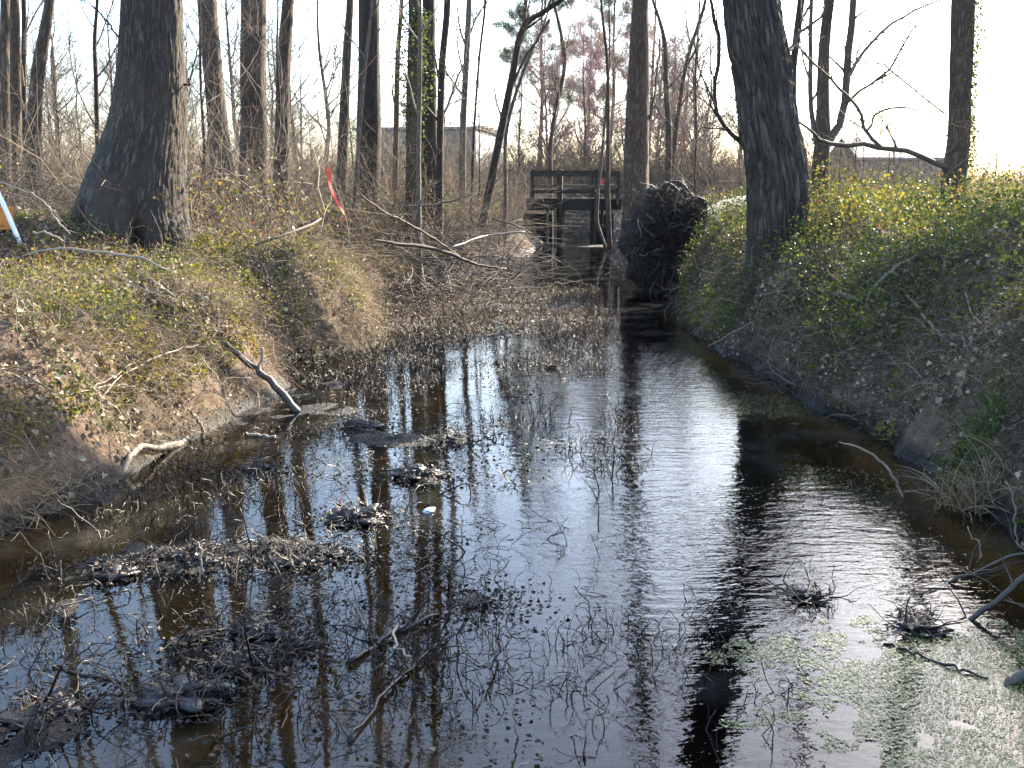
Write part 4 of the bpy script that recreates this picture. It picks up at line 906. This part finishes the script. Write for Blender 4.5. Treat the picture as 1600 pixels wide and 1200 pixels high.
# tangled film of dead stalks, twigs and leaf scraps on the shoal and in the shallows
x, y = scatter(4800, -2.2, 1.9, 11.2, 18.5); k = (x - .03 * (y - 12) < 1.3) & (bankmask(x, y)[0] < .1) & (bankmask(x, y)[1] < 0) & (fbm(x * 1.2, y * .8, 8, 3) > -.45); x, y = x[k], y[k]
n = len(x); p0 = np.stack([x, y, np.maximum(H(x, y), -.02)], -1); dd = norm(np.stack([rs.normal(size=n) * .5, rs.normal(size=n) * .5, np.abs(rs.normal(size=n)) + .3], -1)); path = [p0]; q_ = p0
for k in range(4): dd = norm(dd + rs.normal(size=(n, 3)) * .35); q_ = q_ + dd * rs.uniform(.015, .06, (n, 1)); path.append(q_)
m = MB(); tubes(m, np.stack(path, 1), np.full((n, 5), .0035) * rs.uniform(.5, 1.3, (n, 1)), 3, tint=rs.random(n))
build(m, 'marsh_stubble', M['twig_brown'], kind='stuff')['label'] = 'short dead stubble on the muddy shoal'
x, y = scatter(8000, -2.2, 1.8, 11.3, 18.5); k = (x - .03 * (y - 12) < 1.2) & (bankmask(x, y)[0] < .1) & (H(x, y) > -.02) ; x, y = x[k], y[k]
m = MB(); leaves(m, np.stack([x, y, np.maximum(H(x, y), 0) + rs.uniform(.0, .04, len(x))], -1), rs.uniform(.02, .06, len(x)), rs, 1.0, tint=rs.random(len(x)) ** 1.5)
build(m, 'shoal_litter', M['leaf_dead'], kind='stuff', smooth=False)
# twig fragments floating near
cx = np.concatenate([cl_xy[rs.integers(0, 14, 1500), 0] + rs.normal(size=1500) * .3, rs.uniform(-2.3, .6, 900)]); cy = np.concatenate([cl_xy[rs.integers(0, 14, 1500), 1] + rs.normal(size=1500) * .3, rs.uniform(2.6, 11.5, 900)])
k = (bankmask(cx, cy)[0] < -.05) & (cy > 2.4); cx, cy = cx[k], cy[k]; n = len(cx)
p0 = np.stack([cx, cy, np.maximum(H(cx, cy), 0) + .002], -1); dd = norm(np.stack([rs.normal(size=n), rs.normal(size=n), rs.normal(size=n) * .25], -1)); path = [p0]; q_ = p0
for k in range(5): dd = norm(dd + rs.normal(size=(n, 3)) * [.5, .5, .2]); q_ = q_ + dd * rs.uniform(.01, .04, (n, 1)); q_[:, 2] = np.maximum(q_[:, 2], -.01); path.append(q_)
m = MB(); tubes(m, np.stack(path, 1), np.full((n, 6), .0015) * rs.uniform(.6, 1.5, (n, 1)), 3, tint=rs.random(n) ** 2.2); build(m, 'floating_twigs', M['wet_stem'], kind='stuff')

x = rs.uniform(-2.2, 1.0, 16000); y = 2.8 + 9.7 * rs.random(16000) ** .8; k = (bankmask(x, y)[0] < -.05) & (fbm(x * 1.6, y * 1.1, 41, 3) - .35 * sstep(.0, 1.2, x) + .35 * sstep(7, 11, y) + .15 * sstep(-.4, -1.2, x) > .20); x, y = x[k], y[k]; n = len(x)
p0 = np.stack([x, y, np.full(n, -.03)], -1); dd = norm(np.stack([rs.normal(size=n) * .5, rs.normal(size=n) * .5, np.abs(rs.normal(size=n)) + .4], -1)); path = [p0]; q_ = p0
for k in range(5): dd = norm(dd + rs.normal(size=(n, 3)) * .45); q_ = q_ + dd * rs.uniform(.012, .045, (n, 1)); path.append(q_)
m = MB(); tubes(m, np.stack(path, 1), np.linspace(.0022, .001, 6)[None] * rs.uniform(.6, 1.5, (n, 1)), 3, tint=rs.random(n) ** 2.5); build(m, 'marsh_stalks', M['wet_stem'], kind='stuff')
x = rs.uniform(-2.3, .8, 14000); y = 2.7 + 9.5 * rs.random(14000); k = (bankmask(x, y)[0] < 0) & (fbm(x * 1.6, y * 1.3, 51, 4) - .4 * sstep(-.3, .8, x) > .28); x, y = x[k], y[k]
nb_ = 420; bx = np.repeat(cl_xy[:14, 0], nb_) + rs.normal(size=14 * nb_) * .17; by = np.repeat(cl_xy[:14, 1], nb_) + rs.normal(size=14 * nb_) * .14; x = np.concatenate([x, bx]); y = np.concatenate([y, by])
m = MB(); leaves(m, np.stack([x, y, np.maximum(H(x, y), 0) + rs.uniform(-.002, .012, len(x))], -1), rs.uniform(.008, .028, len(x)), rs, 1.6, tint=rs.random(len(x)) ** 2.5, fold=.1); build(m, 'soggy_leaves', M['soggy'], kind='stuff', smooth=False)
# leafy ground cover
def cover(n, side, y0, y1, dmax, size, dens=-.25, green=0, dmin=.12, hz=.12, power=1.4, name='ground_cover'):
    u = rs.random(n) ** power; y = y0 + (y1 - y0) * u; d = dmin + (dmax - dmin) * rs.random(n) ** 1.3
    x = np.interp(y, YL, XL) - d if side < 0 else np.interp(y, YR, XR) + d
    k = fbm(x * 1.7, y * 1.7, 6.5 + side, 3) > dens - .9 * sstep(.2, 1.3, d) + .35; x, y, d = x[k], y[k], d[k]
    z = H(x, y) + rs.random(len(x)) ** 1.5 * hz * (.4 + 1.2 * np.clip(fbm(x * 2.3, y * 2.3, 9, 2) + .5, 0, 1.5)) + .01
    patch = np.clip(.5 + .45 * fbm(x * .9, y * .9, 12, 3), 0, 1)
    tint = np.clip(patch * .75 + rs.normal(size=len(x)) * .2 + green, 0, 1)
    return leaves(MB(), np.stack([x, y, z], -1), size * rs.uniform(.5, 1.3, len(x)), rs, .4, tint=tint)
build(cover(125000, -1, 3, 22, 6.5, .032, dens=-.30, green=.04, dmin=.2), 'ground_cover', M['leaf_green'], kind='stuff', smooth=False)['label'] = 'small-leaved ground cover on the left bank'
build(cover(150000, 1, 3, 24, 5.5, .034, dens=-.55, green=-.20, dmin=.03, hz=.38), 'ground_cover', M['leaf_green'], kind='stuff', smooth=False)['label'] = 'small-leaved ground cover on the right bank'
def stems(n, side, y0, y1, d0, d1, L, rad, curl=.35, upw=.6, K=6, power=1.3, dens=-9, lean=0, tintp=1.0, sides=3):
    y = y0 + (y1 - y0) * rs.random(n) ** power; d = d0 + (d1 - d0) * rs.random(n)
    x = np.interp(y, YL, XL) - d if side < 0 else np.interp(y, YR, XR) + d
    k = fbm(x * .8, y * .8, 15 + side, 3) > dens; x, y = x[k], y[k]; n = len(x)
    p0 = np.stack([x, y, H(x, y) - .01], -1); dd = norm(np.stack([rs.normal(size=n) * .7 + lean, rs.normal(size=n) * .7, np.abs(rs.normal(size=n)) * upw + upw * .5], -1)); LL = rs.uniform(L[0], L[1], n)
    path = [p0]; q_ = p0
    for kk in range(K - 1):
        dd = norm(dd + rs.normal(size=(n, 3)) * curl + np.array([0, 0, -.16])); q_ = q_ + dd * (LL / (K - 1))[:, None]; h = H(q_[:, 0], q_[:, 1]); q_ = np.stack([q_[:, 0], q_[:, 1], np.maximum(q_[:, 2], h + .01)], -1); path.append(q_)
    R = rs.uniform(rad[0], rad[1], n)[:, None] * np.linspace(1, .4, K)[None]
    return tubes(MB(), np.stack(path, 1), R, sides, tint=rs.random(n) ** tintp), np.stack(path, 1), R
# dry vine stems lying on the banks, litter, brambles: clumps scattered by geometry nodes
def scatter_gn(name, meshes, pts, rot, scl, label):
    pc = bpy.data.collections.new(name + '_pieces')
    for i, me in enumerate(meshes): pc.objects.link(bpy.data.objects.new('%s_piece_%02d' % (name, i), me))
    me = bpy.data.meshes.new(name); n = len(pts); me.vertices.add(n); me.vertices.foreach_set('co', np.asarray(pts, np.float32).ravel())
    me.attributes.new('rot', 'FLOAT_VECTOR', 'POINT').data.foreach_set('vector', np.asarray(rot, np.float32).ravel())
    me.attributes.new('scl', 'FLOAT', 'POINT').data.foreach_set('value', np.asarray(scl, np.float32))
    me.attributes.new('idx', 'INT', 'POINT').data.foreach_set('value', rs.integers(0, len(meshes), n).astype(np.int32))
    o = obj(name, me, kind='stuff'); o['label'] = label
    ng = bpy.data.node_groups.new(name, 'GeometryNodeTree'); ng.interface.new_socket('Geometry', in_out='INPUT', socket_type='NodeSocketGeometry'); ng.interface.new_socket('Geometry', in_out='OUTPUT', socket_type='NodeSocketGeometry')
    A = ng.nodes; gi = A.new('NodeGroupInput'); go = A.new('NodeGroupOutput'); ip = A.new('GeometryNodeInstanceOnPoints'); ci = A.new('GeometryNodeCollectionInfo')
    ci.inputs[0].default_value = pc; ci.inputs['Separate Children'].default_value = True; ci.inputs['Reset Children'].default_value = True; ip.inputs['Pick Instance'].default_value = True
    def na(nm, t):
        x = A.new('GeometryNodeInputNamedAttribute'); x.data_type = t; x.inputs[0].default_value = nm; return [k for k in x.outputs if k.enabled and k.name == 'Attribute'][0]
    er = A.new('FunctionNodeEulerToRotation'); k = ng.links.new
    k(na('rot', 'FLOAT_VECTOR'), er.inputs[0]); k(gi.outputs[0], ip.inputs['Points']); k(ci.outputs[0], ip.inputs['Instance']); k(er.outputs[0], ip.inputs['Rotation'])
    k(na('scl', 'FLOAT'), ip.inputs['Scale']); k(na('idx', 'INT'), ip.inputs['Instance Index']); k(ip.outputs[0], go.inputs[0])
    o.modifiers.new('scatter', 'NODES').node_group = ng; return o
def on_bank(n, side, y0, y1, d0, d1, power=1.3, dens=-9, align=True, dpow=1.0, nseed=15):
    y = y0 + (y1 - y0) * rs.random(n) ** power; d = d0 + (d1 - d0) * rs.random(n) ** dpow
    x = np.interp(y, YL, XL) - d if side < 0 else np.interp(y, YR, XR) + d
    k = fbm(x * .8, y * .8, nseed + side, 3) > dens; x, y = x[k], y[k]; z = H(x, y); e = .12
    rot = np.zeros((len(x), 3)); rz = rs.uniform(0, 6.28, len(x)); rot[:, 2] = rz
    if align:
        nn = norm(np.stack([-(H(x + e, y) - H(x - e, y)) / (2 * e), -(H(x, y + e) - H(x, y - e)) / (2 * e), np.ones(len(x))], -1))
        for i in range(len(x)):
            q = Vector((0, 0, 1)).rotation_difference(Vector(nn[i])) @ Quaternion((0, 0, 1), rz[i]); rot[i] = q.to_euler()
    return np.stack([x, y, z], -1), rot
def clump_stems(n, rad, L, thick, up, K, curl, grav, mat, nt=0, tl=(.1, .5), flat=False, tp=1.0, tr=.0015):
    a = rs.uniform(0, 6.28, n); d = rad * np.sqrt(rs.random(n)); p = np.stack([d * np.cos(a), d * np.sin(a), np.full(n, -.02)], -1)
    dd = norm(np.stack([rs.normal(size=n), rs.normal(size=n), np.abs(rs.normal(size=n)) * up + up * .5], -1)); LL = rs.uniform(*L, n); path = [p]
    for k in range(K - 1):
        dd = norm(dd + rs.normal(size=(n, 3)) * curl + np.array([0, 0, -grav])); p = p + dd * (LL / (K - 1))[:, None]; p[:, 2] = np.maximum(p[:, 2], .004); path.append(p)
    P = np.stack(path, 1); Rr = rs.uniform(*thick, n)[:, None] * np.linspace(1, .4, K)[None]; m = tubes(MB(), P, Rr, 3, tint=rs.random(n) ** tp)
    if nt: b, rb = grow(rs, P, Rr, nt, (.2, 1), tl, (30, 80), .2, .25, 4, .7, .5, tr); tubes(m, b, rb, 3)
    return m.mesh('piece', M[mat])
def clump_leaves(n, rad, size, hz, mat, up=1.0, tp=1.0):
    a = rs.uniform(0, 6.28, n); d = rad * np.sqrt(rs.random(n)); p = np.stack([d * np.cos(a), d * np.sin(a), rs.random(n) * hz + .004], -1)
    return leaves(MB(), p, size * rs.uniform(.5, 1.3, n), rs, up, tint=rs.random(n) ** tp).mesh('piece', M[mat], False)
vine = [clump_stems(36, .26, (.12, .5), (.0011, .0026), .35, 6, .4, .16, 'twig_brown', 16, (.05, .15), tp=1.3, tr=.0008) for i in range(10)]
vine_r = [clump_stems(36, .26, (.12, .5), (.0011, .0026), .35, 6, .4, .16, 'twig_shaded', 16, (.05, .15), tp=1.3, tr=.0008) for i in range(8)]  # darker copy of the vines; right-bank shade is put into the stem colour
for side, n, w_ in ((-1, 1500, 'left'), (1, 2000, 'right')):
    p, r = on_bank(n, side, 3, 20, -.03, 5); scatter_gn('vine_stems', vine if side < 0 else vine_r, p, r, rs.uniform(.6, 1.5, len(p)), 'dry tangled vine stems on the %s bank' % w_)
lit = [clump_leaves(50, .26, .038, .05, 'leaf_dead') for i in range(8)]
for side, n, w_ in ((-1, 2000, 'left'), (1, 1500, 'right')):
    p, r = on_bank(n, side, 3, 30, -.03, 8); scatter_gn('leaf_litter', lit, p, r, rs.uniform(.7, 1.4, len(p)), 'brown leaf litter on the %s bank' % w_)
thk = [clump_stems(12, .5, (1.1, 2.9), (.0025, .006), 1.1, 7, .22, .12, 'twig_brown', 34, (.15, .7)) for i in range(12)]
p, r = on_bank(3000, -1, 12.2, 46, 1.0, 18, 1.0, align=False); scatter_gn('thicket', thk, p, r, rs.uniform(.6, 1.4, len(p)), 'brown bramble thicket behind the left bank')
p, r = on_bank(1500, 1, 13.5, 46, 1.8, 20, 1.0, align=False); scatter_gn('thicket', thk, p, r, rs.uniform(.35, .75, len(p)), 'brown bramble thicket behind the right bank')
p, r = on_bank(800, -1, 28, 48, 3, 22, 1.0, align=False); scatter_gn('thicket', thk, p, r, rs.uniform(1.1, 1.9, len(p)), 'tall tangled brush farther back behind the left bank')
dbr = [clump_stems(12, 1.0, (1.0, 3.6), (.006, .014), 1.6, 6, .2, .05, 'twig_brown', 70, (.3, 1.2), tr=.004) for i in range(10)]
n = 1700; x = np.concatenate([rs.uniform(-60, 60, n), rs.uniform(-6, 16, 700)]); y = np.concatenate([rs.uniform(48, 80, n), rs.uniform(47, 60, 700)]); k = ~((x > -8.5) & (x < -.3) & (y > 50) & (y < 66)); x, y = x[k], y[k]
scatter_gn('distant_brush', dbr, np.stack([x, y, H(x, y)], -1), np.stack([0 * x, 0 * x, rs.uniform(0, 6.28, len(x))], -1), rs.uniform(.6, 1.2, len(x)), 'belt of twiggy brush beyond the footbridge and the banks')
# grass hanging over the bank edges
def hang(n, side, y0, y1, mat, L=(.1, .35), d0=0, d1=.7, dens=-.2):
    y = y0 + (y1 - y0) * rs.random(n) ** 1.3; d = rs.uniform(d0, d1, n); x = np.interp(y, YL, XL) - d if side < 0 else np.interp(y, YR, XR) + d
    k = fbm(x * 1.5, y * 1.5, 25 + side, 3) > dens; x, y = x[k], y[k]; n = len(x)
    p0 = np.stack([x, y, H(x, y)], -1); dd = norm(np.stack([-side * 0 + rs.normal(size=n) * .4 - side * .7, rs.normal(size=n) * .5, np.abs(rs.normal(size=n)) * .5 + .1], -1))
    return blades(MB(), p0, dd, rs.uniform(L[0], L[1], n), .0025, rs, 1.6, 5)
build(hang(17000, -1, 3, 20, 0, d1=1.0, dens=-.0), 'dry_grass', M['grass_dry'], kind='stuff'); build(hang(9000, 1, 3, 20, 0, d0=.1, d1=1.5), 'dry_grass', M['grass_dry'], kind='stuff')
def brushleaf(n, side, y0, y1, d0, d1, h, size, mat, dens=-.1, tp=1):
    y = y0 + (y1 - y0) * rs.random(n); d = rs.uniform(d0, d1, n); x = np.interp(y, YL, XL) - d if side < 0 else np.interp(y, YR, XR) + d
    k = fbm(x * .6, y * .6, 35 + side, 3) > dens; x, y = x[k], y[k]; z = H(x, y) + rs.random(len(x)) ** 1.3 * h
    return leaves(MB(), np.stack([x, y, z], -1), size * rs.uniform(.5, 1.3, len(x)), rs, .1, tint=rs.random(len(x)) ** tp)
build(brushleaf(42000, -1, 11, 34, .8, 12, .9, .05, 0), 'brush_leaves', M['leaf_green'], kind='stuff', smooth=False)
build(brushleaf(36000, 1, 9, 34, 1.0, 12, .7, .045, 0, -.3), 'brush_leaves', M['leaf_green'], kind='stuff', smooth=False)
build(brushleaf(50000, -1, 11.5, 44, .8, 18, 1.2, .05, 0, -.4), 'brush_dead_leaves', M['leaf_dead'], kind='stuff', smooth=False)
# brush jumble on the shore by the footbridge and on the road bank
def jumble(n, cx, cy, sx, sy, L, rad, mat, name, zoff=0, upw=.5):
    x = cx + rs.normal(size=n) * sx; y = cy + rs.normal(size=n) * sy; p0 = np.stack([x, y, np.maximum(H(x, y), 0) + rs.random(n) * zoff], -1)
    dd = norm(np.stack([rs.normal(size=n), rs.normal(size=n) * .7, np.abs(rs.normal(size=n)) * upw], -1)); LL = rs.uniform(*L, n); path = [p0]; q_ = p0
    for k in range(5): dd = norm(dd + rs.normal(size=(n, 3)) * .25 + [0, 0, -.08]); q_ = q_ + dd * (LL / 5)[:, None]; q_[:, 2] = np.maximum(q_[:, 2], .0); path.append(q_)
    return build(tubes(MB(), np.stack(path, 1), rs.uniform(*rad, n)[:, None] * np.linspace(1, .4, 6)[None], 3), name, M[mat], kind='stuff')
jumble(1500, -1.3, 20.5, .7, 2.4, (.4, 1.4), (.003, .010), 'twig_grey', 'brush_pile', .3)
jumble(700, -.5, 28, .4, 3.0, (.5, 1.4), (.003, .010), 'twig_grey', 'brush_pile', .3)
jumble(500, 2.75, 20.5, .2, 1.3, (.2, .8), (.003, .008), 'twig_grey', 'brush_pile', .15)
jumble(3500, 3, 46, 9, 1.2, (.4, 1.8), (.003, .008), 'twig_grey', 'road_bank_brush', 0, 1.2)
x = rs.uniform(-3, 11, 16000); y = rs.uniform(43.4, 47.5, 16000); build(leaves(MB(), np.stack([x, y, np.maximum(H(x, y), 0) + .02 + rs.random(16000) * .05], -1), .07, rs, .5, tint=.3 + .7 * rs.random(16000)), 'road_bank_litter', M['leaf_dead'], kind='stuff', smooth=False)  # leaf litter tinted pale, so sunlight on the bank is in its colour
# green tussock on the right bank edge, and small grass tufts
def tussock(px_, py_, n, L, label, w=.004, green=True, seed=0, droop=1.3, spread=.09):
    r = np.random.default_rng(seed); c = hit(px_, py_); p0 = np.stack([c[0] + r.normal(size=n) * spread, c[1] + r.normal(size=n) * spread, np.zeros(n)], -1); p0[:, 2] = H(p0[:, 0], p0[:, 1])
    dd = norm(np.stack([r.normal(size=n) * .6, r.normal(size=n) * .6, np.full(n, 1.)], -1)); m = blades(MB(), p0, dd, r.uniform(*L, n), w, r, droop, 6)
    return solo(m, 'grass_tussock', M['grass_green' if green else 'grass_dry'], c, label, 'grass tussock', None)
tussock(1535, 690, 420, (.12, .32), 'bright green grass tussock overhanging the right bank edge', seed=1)
tussock(1520, 790, 300, (.2, .45), 'brown dead grass hanging below the green tussock on the right', green=False, seed=2)
tussock(150, 640, 160, (.08, .18), 'small green grass tuft low on the left bank', seed=3, w=.003)
for i_, (a_, b_, lb_, g_) in enumerate(((1430, 560, 'small olive grass tuft halfway up the shaded right bank', True), (1330, 520, 'small dry grass tuft on the middle of the right bank', False), (1590, 560, 'leafy green tuft at the right edge of the photo above the tussock', True), (480, 470, 'dry grass tuft in the hollow of the left bank', False), (60, 520, 'olive grass tuft at the left edge of the left bank', True), (1180, 470, 'dry grass tuft on the far part of the right bank', False))):
    tussock(a_, b_, 90, (.08, .22), lb_, seed=20 + i_, w=.003, green=g_, spread=.07)
tussock(262, 400, 60, (.08, .16), 'small green grass tuft at the hollow of the massive tree', seed=4, w=.003, spread=.05)
tussock(545, 520, 300, (.15, .4), 'sunlit straw-coloured grass on the bank point by the shoal', green=False, seed=5, spread=.2)

# duckweed
def weed(n, fx, fy, sx, sy, th):
    x = fx + rs.uniform(-sx, sx, n); y = fy + rs.uniform(-sy, sy, n); e = 1 - ((x - fx) / sx) ** 2 - ((y - fy) / sy) ** 2
    k = (e + .6 * fbm(x * 3, y * 3, 2, 4) + .35 * fbm(x * 16, y * 16, 5, 2) > th) & (H(x, y) < 0); x, y = x[k], y[k]; n = len(x); r = rs.uniform(.0014, .0034, n) * np.where(rs.random(n) < .12, 1.5, 1)
    a = np.arange(5) / 5 * 6.283; nr = norm(np.stack([rs.normal(size=n) * .12, rs.normal(size=n) * .12, np.ones(n)], -1)); A = norm(np.cross(nr, [0, 1., 0])); B = np.cross(nr, A)
    V = np.stack([x, y, np.full(n, .0035)], -1)[:, None] + r[:, None, None] * (A[:, None] * np.cos(a)[:, None] + B[:, None] * np.sin(a)[:, None])
    i = (np.arange(n) * 5)[:, None]; return MB().add(V, t=np.concatenate([i + [0, 1, 2], i + [0, 2, 3], i + [0, 3, 4]]), tint=np.repeat(rs.random(n), 5))
build(weed(110000, 1.72, 3.15, 1.05, .9, .36), 'duckweed', M['weed'], kind='stuff', smooth=False)
build(weed(9000, 2.0, 8.2, .55, .8, .45), 'duckweed', M['weed'], kind='stuff', smooth=False)
build(weed(3000, 1.9, 5.9, .6, .6, .7), 'duckweed', M['weed'], kind='stuff', smooth=False)
